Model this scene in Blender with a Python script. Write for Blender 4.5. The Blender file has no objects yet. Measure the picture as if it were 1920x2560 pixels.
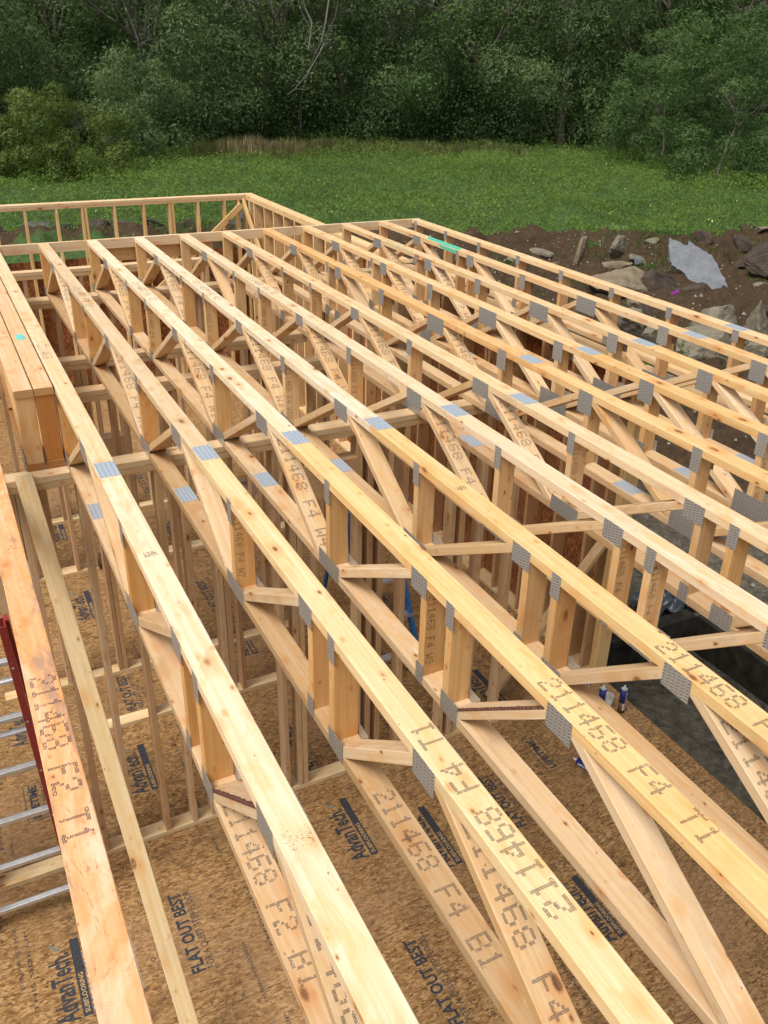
import bpy, bmesh, math, random
import numpy as np
from mathutils import Vector, Matrix

S = bpy.context.scene
COL = S.collection
# ------------------------------------------------------------------ camera
F_PX = 2193.2
YAW, PITCH, ROLL = math.radians(27.2007), math.radians(27.7315), math.radians(1.268)
CAM = Vector((-0.4392, -8.5072, 1.5755))
fw = Vector((math.sin(YAW) * math.cos(PITCH), math.cos(YAW) * math.cos(PITCH), -math.sin(PITCH)))
rt = Vector((math.cos(YAW), -math.sin(YAW), 0)); up = rt.cross(fw)
R2 = math.cos(ROLL) * rt + math.sin(ROLL) * up
U2 = -math.sin(ROLL) * rt + math.cos(ROLL) * up
cd = bpy.data.cameras.new("camera"); cam = bpy.data.objects.new("camera", cd); COL.objects.link(cam)
cd.sensor_fit = 'VERTICAL'; cd.sensor_height = 36; cd.lens = 36 * F_PX / 2560
cd.clip_start = 0.05; cd.clip_end = 1500
cam.matrix_world = Matrix(((R2.x, U2.x, -fw.x, CAM.x), (R2.y, U2.y, -fw.y, CAM.y), (R2.z, U2.z, -fw.z, CAM.z), (0, 0, 0, 1)))
S.camera = cam
# ------------------------------------------------------------------ world, sun, exposure
SUN_EL, SUN_AZ = math.radians(58), math.radians(250)
w = bpy.data.worlds.new("World"); S.world = w; w.use_nodes = True
nt = w.node_tree; nt.nodes.clear()
sky = nt.nodes.new('ShaderNodeTexSky'); sky.sky_type = 'NISHITA'; sky.sun_disc = False
sky.sun_elevation = SUN_EL; sky.sun_rotation = SUN_AZ; sky.dust_density = 5.0; sky.air_density = 1.0; sky.ozone_density = 1.0
hs = nt.nodes.new('ShaderNodeHueSaturation'); hs.inputs['Saturation'].default_value = 0.22
bg = nt.nodes.new('ShaderNodeBackground'); bg.inputs[1].default_value = 0.10
wo = nt.nodes.new('ShaderNodeOutputWorld')
nt.links.new(sky.outputs[0], hs.inputs['Color']); nt.links.new(hs.outputs[0], bg.inputs[0]); nt.links.new(bg.outputs[0], wo.inputs[0])
sl = bpy.data.lights.new("sun", 'SUN'); sun = bpy.data.objects.new("sun", sl); COL.objects.link(sun)
sl.energy = 1.5; sl.angle = math.radians(22); sl.color = (1.0, 0.95, 0.87)
sd = Vector((math.sin(SUN_AZ) * math.cos(SUN_EL), math.cos(SUN_AZ) * math.cos(SUN_EL), math.sin(SUN_EL)))
sun.rotation_euler = sd.to_track_quat('Z', 'Y').to_euler()
vs = S.view_settings; vs.view_transform = 'Standard'; vs.look = 'None'; vs.gamma = 1; vs.exposure = 0.80; vs.use_curve_mapping = False

rnd = random.Random(7)
# ------------------------------------------------------------------ tags
def tag(o, label=None, cat=None, group=None, kind=None):
    if label: o['label'] = label
    if cat: o['category'] = cat
    if group: o['group'] = group
    if kind: o['kind'] = kind
    return o
def empty(name, loc=(0, 0, 0), rz=0):
    o = bpy.data.objects.new(name, None); COL.objects.link(o); o.location = loc; o.rotation_euler = (0, 0, rz)
    o.empty_display_size = 0.2
    return o
def link_mesh(name, me, parent=None, color=None):
    o = bpy.data.objects.new(name, me); COL.objects.link(o)
    if parent:
        o.parent = parent
        o.matrix_parent_inverse = Matrix.Translation(-Vector(parent.location)) if parent.rotation_euler.z == 0 else Matrix()
    if color: o.color = (*color, 1)
    return o
# ------------------------------------------------------------------ node helpers
class NT:
    def __init__(s, name):
        s.m = bpy.data.materials.new(name); s.m.use_nodes = True; s.t = s.m.node_tree; s.n = s.t.nodes
        s.b = s.n['Principled BSDF']
    def new(s, typ, **kw):
        x = s.n.new(typ)
        for k, v in kw.items():
            if hasattr(x, k): setattr(x, k, v)
        return x
    def l(s, a, b): s.t.links.new(a, b)
    def math(s, op, a, b=None, c=None):
        x = s.new('ShaderNodeMath', operation=op)
        for i, v in enumerate((a, b, c)):
            if v is None: continue
            if isinstance(v, (int, float)): x.inputs[i].default_value = v
            else: s.l(v, x.inputs[i])
        return x.outputs[0]
    def mix(s, f, a, b, mode='MIX'):
        x = s.new('ShaderNodeMix', data_type='RGBA', blend_type=mode)
        for sock, v in ((x.inputs[0], f), (x.inputs[6], a), (x.inputs[7], b)):
            if isinstance(v, (int, float)): sock.default_value = v
            elif isinstance(v, tuple): sock.default_value = (*v, 1) if len(v) == 3 else v
            else: s.l(v, sock)
        return x.outputs[2]
    def ramp(s, f, pts):
        x = s.new('ShaderNodeValToRGB'); e = x.color_ramp.elements
        while len(e) < len(pts): e.new(0.5)
        for i, (p, c) in enumerate(pts):
            e[i].position = p; e[i].color = (c, c, c, 1) if isinstance(c, (int, float)) else (*c, 1)
        s.l(f, x.inputs[0]); return x.outputs[0]
    def noise(s, vec, scale, detail=3, rough=.5, dist=0.0):
        x = s.new('ShaderNodeTexNoise'); x.inputs['Scale'].default_value = scale; x.inputs['Detail'].default_value = detail
        x.inputs['Roughness'].default_value = rough; x.inputs['Distortion'].default_value = dist
        if vec is not None: s.l(vec, x.inputs['Vector'])
        return x.outputs['Fac'], x.outputs['Color']
    def mapping(s, vec, scale=(1, 1, 1), rot=(0, 0, 0), loc=(0, 0, 0)):
        x = s.new('ShaderNodeMapping'); x.inputs['Scale'].default_value = scale; x.inputs['Rotation'].default_value = rot
        x.inputs['Location'].default_value = loc; s.l(vec, x.inputs['Vector']); return x.outputs[0]
    def bump(s, h, strength=.3, dist=.002):
        x = s.new('ShaderNodeBump'); x.inputs['Strength'].default_value = strength; x.inputs['Distance'].default_value = dist
        s.l(h, x.inputs['Height']); s.l(x.outputs[0], s.b.inputs['Normal'])
    def set(s, **kw):
        for k, v in kw.items():
            i = s.b.inputs[k]
            if isinstance(v, (int, float)): i.default_value = v
            elif isinstance(v, tuple): i.default_value = (*v, 1) if len(v) == 3 else v
            else: s.l(v, i)
        return s.m

def make_wood(name, endgrain=False, aged=0.0):
    s = NT(name)
    uv = s.new('ShaderNodeUVMap').outputs[0]; oi = s.new('ShaderNodeObjectInfo')
    if endgrain:
        v = s.mapping(uv, (1, 1, 1))
        f, _ = s.noise(v, 90, 4)
        wv = s.new('ShaderNodeTexWave', wave_type='RINGS'); wv.inputs['Scale'].default_value = 45; wv.inputs['Distortion'].default_value = 3
        s.l(v, wv.inputs['Vector'])
        r = s.math('ADD', s.math('MULTIPLY', f, .5), s.math('MULTIPLY', wv.outputs['Fac'], .5))
        c = s.mix(1.0, oi.outputs['Color'], s.ramp(r, [(.1, (.40, .27, .14)), (.9, (.66, .50, .30))]), 'MULTIPLY')
        return s.set(**{'Base Color': c, 'Roughness': .8})
    # long grain streaks
    n1, _ = s.noise(s.mapping(uv, (1.1, 55, 1)), 1.0, 4, .6, .6)
    n2, _ = s.noise(s.mapping(uv, (5, 260, 1)), 1.0, 3, .6)
    n3, _ = s.noise(s.mapping(uv, (2.2, 7, 1)), 1.0, 3, .55, .4)        # broad sap / heart tone
    n4, _ = s.noise(s.mapping(uv, (26, 60, 1)), 1.0, 4, .7)             # mill fuzz and scuffs
    base = s.mix(1.0, oi.outputs['Color'], s.ramp(oi.outputs['Random'], [(0, (.70, .67, .62)), (.3, (.82, .81, .79)), (.6, (.77, .73, .67)), (1, (.88, .88, .88))]), 'MULTIPLY')
    col = s.mix(s.ramp(n1, [(.35, 0.0), (.72, .8)]), base, s.mix(1.0, base, (.86, .66, .42), 'MULTIPLY'))
    col = s.mix(s.ramp(n2, [(.45, 0.0), (.75, .45)]), col, s.mix(1.0, base, (.8, .66, .5), 'MULTIPLY'))
    col = s.mix(s.ramp(n3, [(.52, 0.0), (.72, .55)]), col, s.mix(1.0, base, (.97, .80, .62), 'MULTIPLY'))
    # knots
    vo = s.new('ShaderNodeTexVoronoi', feature='F1'); vo.inputs['Scale'].default_value = 1.0; vo.inputs['Randomness'].default_value = 1.0
    nd = s.noise(s.mapping(uv, (30, 30, 1)), 1.0, 2)[1]
    add = s.new('ShaderNodeVectorMath', operation='MULTIPLY_ADD'); s.l(nd, add.inputs[0]); add.inputs[1].default_value = (.12, .12, 0); s.l(s.mapping(uv, (6.5, 13, 1)), add.inputs[2])
    s.l(add.outputs[0], vo.inputs['Vector'])
    sepc = s.new('ShaderNodeSeparateColor'); s.l(vo.outputs['Color'], sepc.inputs[0])
    keep = s.math('GREATER_THAN', sepc.outputs[0], .42)
    sz = s.math('MULTIPLY_ADD', s.math('POWER', sepc.outputs[1], 2.0), .20, .05)
    kd = s.math('DIVIDE', vo.outputs['Distance'], sz)
    kn = s.math('MULTIPLY', s.ramp(kd, [(.55, 1.0), (1.0, 0.0)]), keep)
    halo = s.math('MULTIPLY', s.ramp(kd, [(.3, .55), (1.0, 0.0)]), keep)
    hd = s.math('DIVIDE', vo.outputs['Distance'], s.math('MULTIPLY_ADD', sz, 2.2, .16))
    halo = s.math('MULTIPLY', s.ramp(hd, [(.1, .75), (1.0, 0.0)]), keep)
    col = s.mix(halo, col, s.mix(1.0, base, (.84, .50, .25), 'MULTIPLY'))
    col = s.mix(s.math('MULTIPLY', kn, .9), col, (.17, .07, .03))
    # small specks / pin holes / scuffs
    v2 = s.new('ShaderNodeTexVoronoi', feature='F1'); s.l(s.mapping(uv, (22, 40, 1)), v2.inputs['Vector']); v2.inputs['Scale'].default_value = 1
    sp2 = s.new('ShaderNodeSeparateColor'); s.l(v2.outputs['Color'], sp2.inputs[0])
    speck = s.math('MULTIPLY', s.ramp(v2.outputs['Distance'], [(.05, .8), (.13, 0.0)]), s.math('GREATER_THAN', sp2.outputs[0], .8))
    col = s.mix(speck, col, (.18, .09, .05))
    v3 = s.new('ShaderNodeTexVoronoi', feature='F1'); s.l(s.mapping(uv, (11, 21, 1), loc=(5, 2, 0)), v3.inputs['Vector']); v3.inputs['Scale'].default_value = 1
    sp3 = s.new('ShaderNodeSeparateColor'); s.l(v3.outputs['Color'], sp3.inputs[0]); k3 = s.math('GREATER_THAN', sp3.outputs[0], .5)
    rad3 = s.math('DIVIDE', v3.outputs['Distance'], s.math('MULTIPLY_ADD', sp3.outputs[1], .20, .10))
    col = s.mix(s.math('MULTIPLY', s.ramp(rad3, [(.4, .7), (1.6, 0.0)]), k3), col, s.mix(1.0, base, (.78, .45, .22), 'MULTIPLY'))
    col = s.mix(s.math('MULTIPLY', s.math('MULTIPLY', s.ramp(rad3, [(.25, .9), (.55, 0.0)]), k3), s.math('GREATER_THAN', sp3.outputs[2], .4)), col, (.12, .045, .02))
    # weather / handling dirt
    n5, _ = s.noise(s.mapping(uv, (3.1, 9, 1), loc=(7, 3, 0)), 1.0, 5, .65)
    col = s.mix(s.ramp(n5, [(.56, 0.0), (.74, .6)]), col, s.mix(1.0, base, (.62, .56, .5), 'MULTIPLY'))
    col = s.mix(s.ramp(n4, [(.6, 0.0), (.85, .35)]), col, s.mix(1.0, base, (.72, .6, .5), 'MULTIPLY'))
    # warm blotches round grain runs
    n6, _ = s.noise(s.mapping(uv, (4.2, 12, 1), loc=(3, 9, 0)), 1.0, 4, .7, 1.2)
    col = s.mix(s.ramp(n6, [(.53, 0.0), (.68, .75)]), col, s.mix(1.0, base, (.93, .70, .43), 'MULTIPLY'))
    if aged:
        n7, _ = s.noise(s.mapping(uv, (2.4, 9, 1), loc=(1, 5, 0)), 1.0, 6, .7, .5)
        col = s.mix(s.ramp(n7, [(.53, 0.0), (.62, .62)]), col, (.24, .16, .13))
        n8, _ = s.noise(s.mapping(uv, (1.6, 5, 1), loc=(11, 2, 0)), 1.0, 5, .7, .8)
        col = s.mix(s.ramp(n8, [(.50, 0.0), (.66, .5)]), col, (.90, .66, .50))
        n9, _ = s.noise(s.mapping(uv, (9, 26, 1), loc=(4, 4, 0)), 1.0, 5, .75, 2.5)
        col = s.mix(s.ramp(n9, [(.575, 0.0), (.65, .7)]), col, (.38, .15, .06))
    s.bump(s.math('ADD', s.math('MULTIPLY', n2, .5), n4), .25, .0012)
    return s.set(**{'Base Color': col, 'Roughness': .62, 'Specular IOR Level': .25})

WOOD = make_wood('sawn_spruce'); ENDG = make_wood('spruce_end_grain', True); AGED = make_wood('weathered_spruce', aged=1.0)

def solid(name, c, rough=.6, metal=0.0, noise=.15, scale=40, bump=.1, spec=.4):
    s = NT(name); g = s.new('ShaderNodeTexCoord').outputs['Object']
    f, _ = s.noise(g, scale, 4, .6)
    k = tuple(max(0, x * (1 - noise)) for x in c); h = tuple(min(1, x * (1 + noise)) for x in c)
    s.bump(f, bump, .003)
    return s.set(**{'Base Color': s.mix(s.ramp(f, [(.3, 0.0), (.7, 1.0)]), k, h), 'Roughness': rough, 'Metallic': metal, 'Specular IOR Level': spec})
INK = solid('stamp_ink', (.045, .042, .045), .8, noise=.4, scale=120)
PRINT = solid('panel_print_ink', (.028, .030, .036), .7, noise=.5, scale=60)
TEAL = solid('teal_print_ink', (.05, .16, .17), .7)
PANEL_TXT = solid('unprinted_panel_tone', (.36, .23, .11), .8)

def make_plate(name='galvanised_plate', lo=(.36, .37, .36), hi=(.53, .545, .53), met=.68):
    s = NT(name); uv = s.new('ShaderNodeUVMap').outputs[0]
    sp = s.new('ShaderNodeSeparateXYZ'); s.l(uv, sp.inputs[0])
    u = s.math('FRACT', s.math('DIVIDE', sp.outputs[0], .0195))
    row = s.math('FLOOR', s.math('DIVIDE', sp.outputs[0], .0195))
    v = s.math('FRACT', s.math('ADD', s.math('DIVIDE', sp.outputs[1], .0115), s.math('MULTIPLY', row, .5)))
    mu = s.math('LESS_THAN', s.math('ABSOLUTE', s.math('SUBTRACT', u, .5)), .24)
    mv = s.math('LESS_THAN', s.math('ABSOLUTE', s.math('SUBTRACT', v, .5)), .30)
    hole = s.math('MULTIPLY', mu, mv)
    tipv = s.math('MULTIPLY', mu, s.math('LESS_THAN', s.math('ABSOLUTE', s.math('SUBTRACT', v, .12)), .11))
    f, _ = s.noise(s.mapping(uv, (60, 60, 1)), 1.0, 4, .6)
    c = s.mix(f, lo, hi)
    c = s.mix(s.math('MULTIPLY', hole, .6), c, (.12, .13, .15))
    c = s.mix(s.math('MULTIPLY', tipv, .8), c, (.75, .77, .78))  # pale tooth tips, glints put into the colour
    s.bump(s.math('SUBTRACT', 1.0, hole), .5, .002)
    return s.set(**{'Base Color': c, 'Roughness': .38, 'Metallic': met})
PLATE = make_plate(); SPLICE = make_plate('sky_sheen_plate', (.40, .47, .55), (.52, .60, .68), .4)  # splice plates bluer and lighter, sky sheen put into the colour

def make_osb(name, tint=(1, 1, 1), dirt=.5):
    s = NT(name); g = s.new('ShaderNodeTexCoord').outputs['Object']
    def chips(rot, sc, loc):
        m = s.mapping(g, sc, rot, loc); nz = s.noise(m, .9, 3)[1]
        a = s.new('ShaderNodeVectorMath', operation='MULTIPLY_ADD'); s.l(nz, a.inputs[0]); a.inputs[1].default_value = (1.6, 1.6, 1.6); s.l(m, a.inputs[2])
        v = s.new('ShaderNodeTexVoronoi', feature='F1'); v.inputs['Scale'].default_value = 1; s.l(a.outputs[0], v.inputs['Vector'])
        c = s.new('ShaderNodeSeparateColor'); s.l(v.outputs['Color'], c.inputs[0]); return c.outputs, v.outputs['Distance']
    a, da = chips((0, 0, .35), (28, 74, 30), (0, 0, 0)); b, db = chips((.2, .3, -1.15), (32, 80, 28), (4, 2, 7)); c3, dc = chips((0, .4, 1.75), (42, 100, 30), (9, 1, 3)); d4, dd = chips((0, .2, .95), (38, 120, 30), (3, 8, 3))
    pal = [(0.0, (.13, .07, .03)), (.18, (.28, .165, .075)), (.5, (.39, .25, .12)), (.8, (.50, .34, .175)), (1.0, (.66, .48, .29))]
    col = s.mix(s.math('GREATER_THAN', b[1], .5), s.ramp(a[0], pal), s.ramp(b[0], pal))
    col = s.mix(s.math('GREATER_THAN', c3[1], .62), col, s.ramp(c3[0], pal))
    col = s.mix(s.math('GREATER_THAN', d4[1], .88), col, (.62, .46, .28))
    n, _ = s.noise(g, 1.6, 5, .6); n2, _ = s.noise(g, 220, 2)
    col = s.mix(s.ramp(n2, [(.3, 0.0), (.8, .25)]), col, (.2, .11, .05))
    col = s.mix(s.math('MULTIPLY', s.ramp(n, [(.45, 0.0), (.7, 1.0)]), dirt), col, (.22, .15, .09))
    nn, _ = s.noise(g, 4.5, 5, .7, 1.0); col = s.mix(s.ramp(nn, [(.52, 0.0), (.72, .55)]), col, (.13, .085, .055)); n8, _ = s.noise(g, .9, 4, .6); col = s.mix(s.ramp(n8, [(.5, 0.0), (.68, .4)]), col, (.50, .36, .27))
    col = s.mix(1.0, col, tint, 'MULTIPLY')
    s.bump(s.math('ADD', da, db), .3, .003)
    return s.set(**{'Base Color': col, 'Roughness': .75, 'Specular IOR Level': .2})
OSB_FLOOR = make_osb('strand_board_floor', (.66, .56, .42), .45)
OSB_WALL = make_osb('strand_board_wall', (.62, .36, .25), .3)

# ------------------------------------------------------------------ mesh builder
class MB:
    def __init__(s): s.bm = bmesh.new(); s.uv = s.bm.loops.layers.uv.new('UVMap')
    def face(s, pts, uvs, mi=0):
        f = s.bm.faces.new([s.bm.verts.new(p) for p in pts]); f.material_index = mi
        for lp, q in zip(f.loops, uvs): lp[s.uv].uv = q
        return f
    def member(s, p0, p1, wdir, w, t, ch=.0022, endmi=1):
        """chamfered board from p0 to p1; width w along wdir, thickness t"""
        p0, p1 = Vector(p0), Vector(p1); d = (p1 - p0); L = d.length; d.normalize()
        W = Vector(wdir); W = (W - d * W.dot(d)).normalized(); T = d.cross(W)
        a, b = w / 2, t / 2; c = ch
        prof = [(-a + c, -b), (a - c, -b), (a, -b + c), (a, b - c), (a - c, b), (-a + c, b), (-a, b - c), (-a, -b + c)] if c else [(-a, -b), (a, -b), (a, b), (-a, b)]
        u0, v0 = rnd.uniform(0, 40), rnd.uniform(0, 40)
        r0 = [s.bm.verts.new(p0 + W * x + T * y) for x, y in prof]; r1 = [s.bm.verts.new(p1 + W * x + T * y) for x, y in prof]
        acc = 0; n = len(prof)
        for i in range(n):
            j = (i + 1) % n; ln = math.hypot(prof[j][0] - prof[i][0], prof[j][1] - prof[i][1])
            f = s.bm.faces.new((r0[i], r0[j], r1[j], r1[i])); f.material_index = 0
            for lp, q in zip(f.loops, ((u0, v0 + acc), (u0, v0 + acc + ln), (u0 + L, v0 + acc + ln), (u0 + L, v0 + acc))): lp[s.uv].uv = q
            acc += ln
        for ring, rev in ((r0, True), (r1, False)):
            f = s.bm.faces.new(list(reversed(ring)) if rev else ring); f.material_index = endmi
            pr = list(reversed(prof)) if rev else prof
            for lp, q in zip(f.loops, pr): lp[s.uv].uv = (u0 + q[0], v0 + q[1])
        return s
    def box(s, x0, x1, y0, y1, z0, z1, mi=0):
        V = [(x, y, z) for x in (x0, x1) for y in (y0, y1) for z in (z0, z1)]
        vs_ = [s.bm.verts.new(v) for v in V]
        for idx, (a, b) in (((0, 1, 3, 2), (1, 2)), ((4, 6, 7, 5), (1, 2)), ((0, 4, 5, 1), (0, 2)), ((2, 3, 7, 6), (0, 2)), ((0, 2, 6, 4), (0, 1)), ((1, 5, 7, 3), (0, 1))):
            f = s.bm.faces.new([vs_[i] for i in idx]); f.material_index = mi
            for lp in f.loops: lp[s.uv].uv = (lp.vert.co[a], lp.vert.co[b])
        return s
    def clip(s, co, no):
        geom = s.bm.verts[:] + s.bm.edges[:] + s.bm.faces[:]
        r = bmesh.ops.bisect_plane(s.bm, geom=geom, plane_co=co, plane_no=no, clear_outer=True)
        ed = [e for e in r['geom_cut'] if isinstance(e, bmesh.types.BMEdge)]
        if ed:
            ff = bmesh.ops.edgeloop_fill(s.bm, edges=ed) if hasattr(bmesh.ops, 'edgeloop_fill') else bmesh.ops.holes_fill(s.bm, edges=ed)
            for f in ff['faces']:
                f.material_index = 1
                for lp in f.loops: lp[s.uv].uv = (lp.vert.co.x, lp.vert.co.y)
        return s
    def tube(s, p0, p1, r, n=12, mi=0, r1=None, cap=True):
        p0, p1 = Vector(p0), Vector(p1); d = (p1 - p0).normalized(); a = d.orthogonal().normalized(); b = d.cross(a); r1 = r if r1 is None else r1
        A = [s.bm.verts.new(p0 + (a * math.cos(t) + b * math.sin(t)) * r) for t in [2 * math.pi * i / n for i in range(n)]]
        B = [s.bm.verts.new(p1 + (a * math.cos(t) + b * math.sin(t)) * r1) for t in [2 * math.pi * i / n for i in range(n)]]
        for i in range(n):
            f = s.bm.faces.new((A[i], A[(i + 1) % n], B[(i + 1) % n], B[i])); f.material_index = mi; f.smooth = True
            L = (p1 - p0).length
            for lp, q in zip(f.loops, ((0, i / n), (0, (i + 1) / n), (L, (i + 1) / n), (L, i / n))): lp[s.uv].uv = q
        if cap:
            f = s.bm.faces.new(list(reversed(A))); f.material_index = mi; f = s.bm.faces.new(B); f.material_index = mi
        return s
    def build(s, name, mats, parent=None, color=None):
        me = bpy.data.meshes.new(name); bmesh.ops.recalc_face_normals(s.bm, faces=s.bm.faces[:]) if False else None
        s.bm.to_mesh(me); s.bm.free()
        for m in (mats if isinstance(mats, (list, tuple)) else [mats]): me.materials.append(m)
        return link_mesh(name, me, parent, color)

WM = [WOOD, ENDG, INK, TEAL]
BARKE = solid('bark_wane', (.13, .05, .03), .9, noise=.5, scale=60)
# ------------------------------------------------------------------ dot-matrix stamp
FONT = {'0': ["01110", "10001", "10001", "10001", "10001", "10001", "01110"], '1': ["00100", "01100", "00100", "00100", "00100", "00100", "01110"],
        '2': ["01110", "10001", "00001", "00110", "01000", "10000", "11111"], '3': ["11110", "00001", "00001", "01110", "00001", "00001", "11110"],
        '4': ["00010", "00110", "01010", "10010", "11111", "00010", "00010"], '6': ["01111", "10000", "10000", "11110", "10001", "10001", "01110"],
        '7': ["11111", "00001", "00010", "00100", "01000", "01000", "01000"], '8': ["01110", "10001", "10001", "01110", "10001", "10001", "01110"],
        '9': ["01110", "10001", "10001", "01111", "00001", "00001", "11110"], '5': ["11111", "10000", "11110", "00001", "00001", "10001", "01110"],
        'F': ["11111", "10000", "10000", "11110", "10000", "10000", "10000"], 'T': ["11111", "00100", "00100", "00100", "00100", "00100", "00100"],
        'B': ["11110", "10001", "10001", "11110", "10001", "10001", "11110"], 'W': ["10001", "10001", "10001", "10101", "10101", "11011", "10001"]}
def stamp(mb, text, o, udir, vdir, ht, adv, mi=2, seed=0, fade=.05):
    """o = lower-left of first character; udir text direction, vdir letter-up; quads float 0.5 mm off the face"""
    r = random.Random(seed * 31 + len(text) * 7 + int(abs(o[1]) * 100)); fade = r.choice([.02, .05, .08, .12]); ang = r.uniform(-.012, .012); udir = Vector(udir).normalized() + Vector(vdir).normalized() * ang
    o, u, v = Vector(o), Vector(udir).normalized(), Vector(vdir).normalized()
    cw = adv * .80
    for i, chh in enumerate(text):
        if chh == ' ' or chh not in FONT: continue
        g = FONT[chh]
        for ry in range(7):
            for cx in range(5):
                if g[ry][cx] != '1': continue
                # every dot is a cluster of short dashes, like a wheel stamp on sawn wood
                for k in range(3):
                    for q in range(2):
                        if r.random() < fade: continue
                        x = i * adv + cw * (cx + (q + .08) / 2) / 5; y = ht * ((6 - ry) + (k + .2) / 3) / 7
                        dw, dh = cw / 5 * .43, ht / 7 * .185
                        x += r.uniform(-.0004, .0004)
                        p = o + u * x + v * y
                        f = mb.face([p, p + u * dw, p + u * dw + v * dh, p + v * dh], [(0, 0)] * 4, mi)
    return mb

# ------------------------------------------------------------------ floor trusses
CW, CT, DEP = .0889, .040, .452          # chord width, thickness, overall depth
PALE = [(.78, .60, .39), (.80, .64, .44), (.75, .57, .36), (.81, .66, .47), (.76, .60, .41)]
YEL = (.84, .61, .29); ORG = (.82, .54, .31); TAN = [(.76, .52, .27), (.77, .55, .31), (.74, .49, .24), (.78, .58, .35)]
def pale(): return rnd.choice(PALE)
def tan(): return rnd.choice(TAN)
def plate(par, x0, ya, yb, z0, z1, side, sk=0.0):
    mb = MB(); xa, xb = (x0 - .0016, x0 - .0002) if side < 0 else (x0 + CW + .0002, x0 + CW + .0016)
    mb.box(xa, xb, min(ya, yb), max(ya, yb), z0, z1)
    return mb.build('nail_plate', PLATE, par)
def truss(label, x0, webs, plates, splices, bsplices, ystart, yend, ccol, bcol, stamps=(), postcol=None, seed=0, bark=(), cat='floor truss', group='floor trusses running away from the camera'):
    t = empty('floor_truss', (x0, ystart, -DEP)); tag(t, label, cat, group)
    xc = x0 + CW / 2
    cc = ccol if isinstance(ccol, list) else [(ystart, yend, ccol)]
    def chord(nm, zc, cols, st, wm=None):
        for (ya, yb, c) in cols:
            mb = MB(); mb.member((xc, ya, zc), (xc, yb, zc), (1, 0, 0), CW, CT)
            for (txt, y, side, sz, adv) in st:
                if not (min(ya, yb) < y < max(ya, yb)): continue
                zt = zc + CT / 2 + .0005
                if side < 0: stamp(mb, txt, (x0 + .012, y, zt), (0, -1, 0), (1, 0, 0), sz, adv, seed=seed)
                else: stamp(mb, txt, (x0 + CW - .012, y, zt), (0, 1, 0), (-1, 0, 0), sz, adv, seed=seed)
            mb.build(nm, wm or WM, t, c)
    chord('top_chord', -CT / 2, cc, [s[1:] for s in stamps if s[0] == 'T'], [AGED, ENDG, INK, TEAL] if seed == 5 else None)
    cb = bcol if isinstance(bcol, list) else [(ystart, yend, bcol)]
    chord('bottom_chord', -DEP + CT / 2, cb, [s[1:] for s in stamps if s[0] == 'B'])
    zt, zb = -CT + .001, -DEP + CT - .001
    wst = {s[1]: s for s in stamps if s[0] == 'W'}
    for k, wdef in enumerate(webs):
        kind = wdef[0]; c = (postcol or tan()) if kind == 'p' else pale()
        if len(wdef) > 3: c = wdef[3]
        if kind == 'p':
            y = wdef[1]; mb = MB(); mb.member((xc, y, zb), (xc, y, zt), (1, 0, 0), CW - .0012, .038)
            if k in wst: stamp(mb, wst[k][2], (x0 + .010, y - .0196, zt - .035), (0, 0, -1), (1, 0, 0), .032, .0245, seed=seed + k)
            mb.build('web_post', WM, t, c)
        else:
            yt, yb = wdef[1], wdef[2]; p0 = Vector((xc, yt, -CT / 2)); p1 = Vector((xc, yb, -DEP + CT / 2)); d = (p1 - p0).normalized()
            mb = MB(); mb.member(p0 - d * .04, p1 + d * .04, (1, 0, 0), CW - .0024, .038)
            mb.clip((0, 0, zt), (0, 0, 1)); mb.clip((0, 0, zb), (0, 0, -1))
            if k in wst:
                n = Vector((1, 0, 0)).cross(d); n = n if n.z > 0 else -n
                o = p0 + d * .14 + n * .0196 + Vector((-CW / 2 + .014, 0, 0))
                stamp(mb, wst[k][2], o, d, (1, 0, 0), .056, .052, seed=seed + k)
            if k in bark:
                n = Vector((1, 0, 0)).cross(d); n = n if n.z > 0 else -n; q9 = random.Random(seed + 3); L9 = (p1 - p0).length
                for i in range(26):
                    a0 = .05 + (L9 - .10) * i / 26; a1 = a0 + (L9 - .10) / 26 * .94; wv = q9.uniform(.007, .013); e = Vector((-CW / 2 + .0012, 0, 0)) + n * .0197
                    mb.face([p0 + d * a0 + e, p0 + d * a1 + e, p0 + d * a1 + e + Vector((wv, 0, 0)), p0 + d * a0 + e + Vector((wv, 0, 0))], [(0, 0)] * 4, 4)
                    mb.face([p0 + d * a0 + Vector((-CW / 2 + .0004, 0, 0)) + n * .0197, p0 + d * a1 + Vector((-CW / 2 + .0004, 0, 0)) + n * .0197, p0 + d * a1 + Vector((-CW / 2 + .0004, 0, 0)) + n * .011, p0 + d * a0 + Vector((-CW / 2 + .0004, 0, 0)) + n * .011], [(0, 0)] * 4, 4)
            mb.build('web_diagonal', WM + [BARKE], t, c)
    for (ya, yb, z0, z1) in plates:
        plate(t, x0, ya, yb, z0, z1, -1); plate(t, x0, ya, yb, z0, z1, 1)
    for (ya, yb, xa, xb) in splices:
        MB().box(x0 + xa, x0 + xb, yb, ya, .0003, .0016).build('splice_plate', SPLICE, t)
    for (ya, yb, xa, xb) in bsplices:
        MB().box(x0 + xa, x0 + xb, yb, ya, -DEP + CT + .0003, -DEP + CT + .0016).build('splice_plate', SPLICE, t)
    return t

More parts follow.
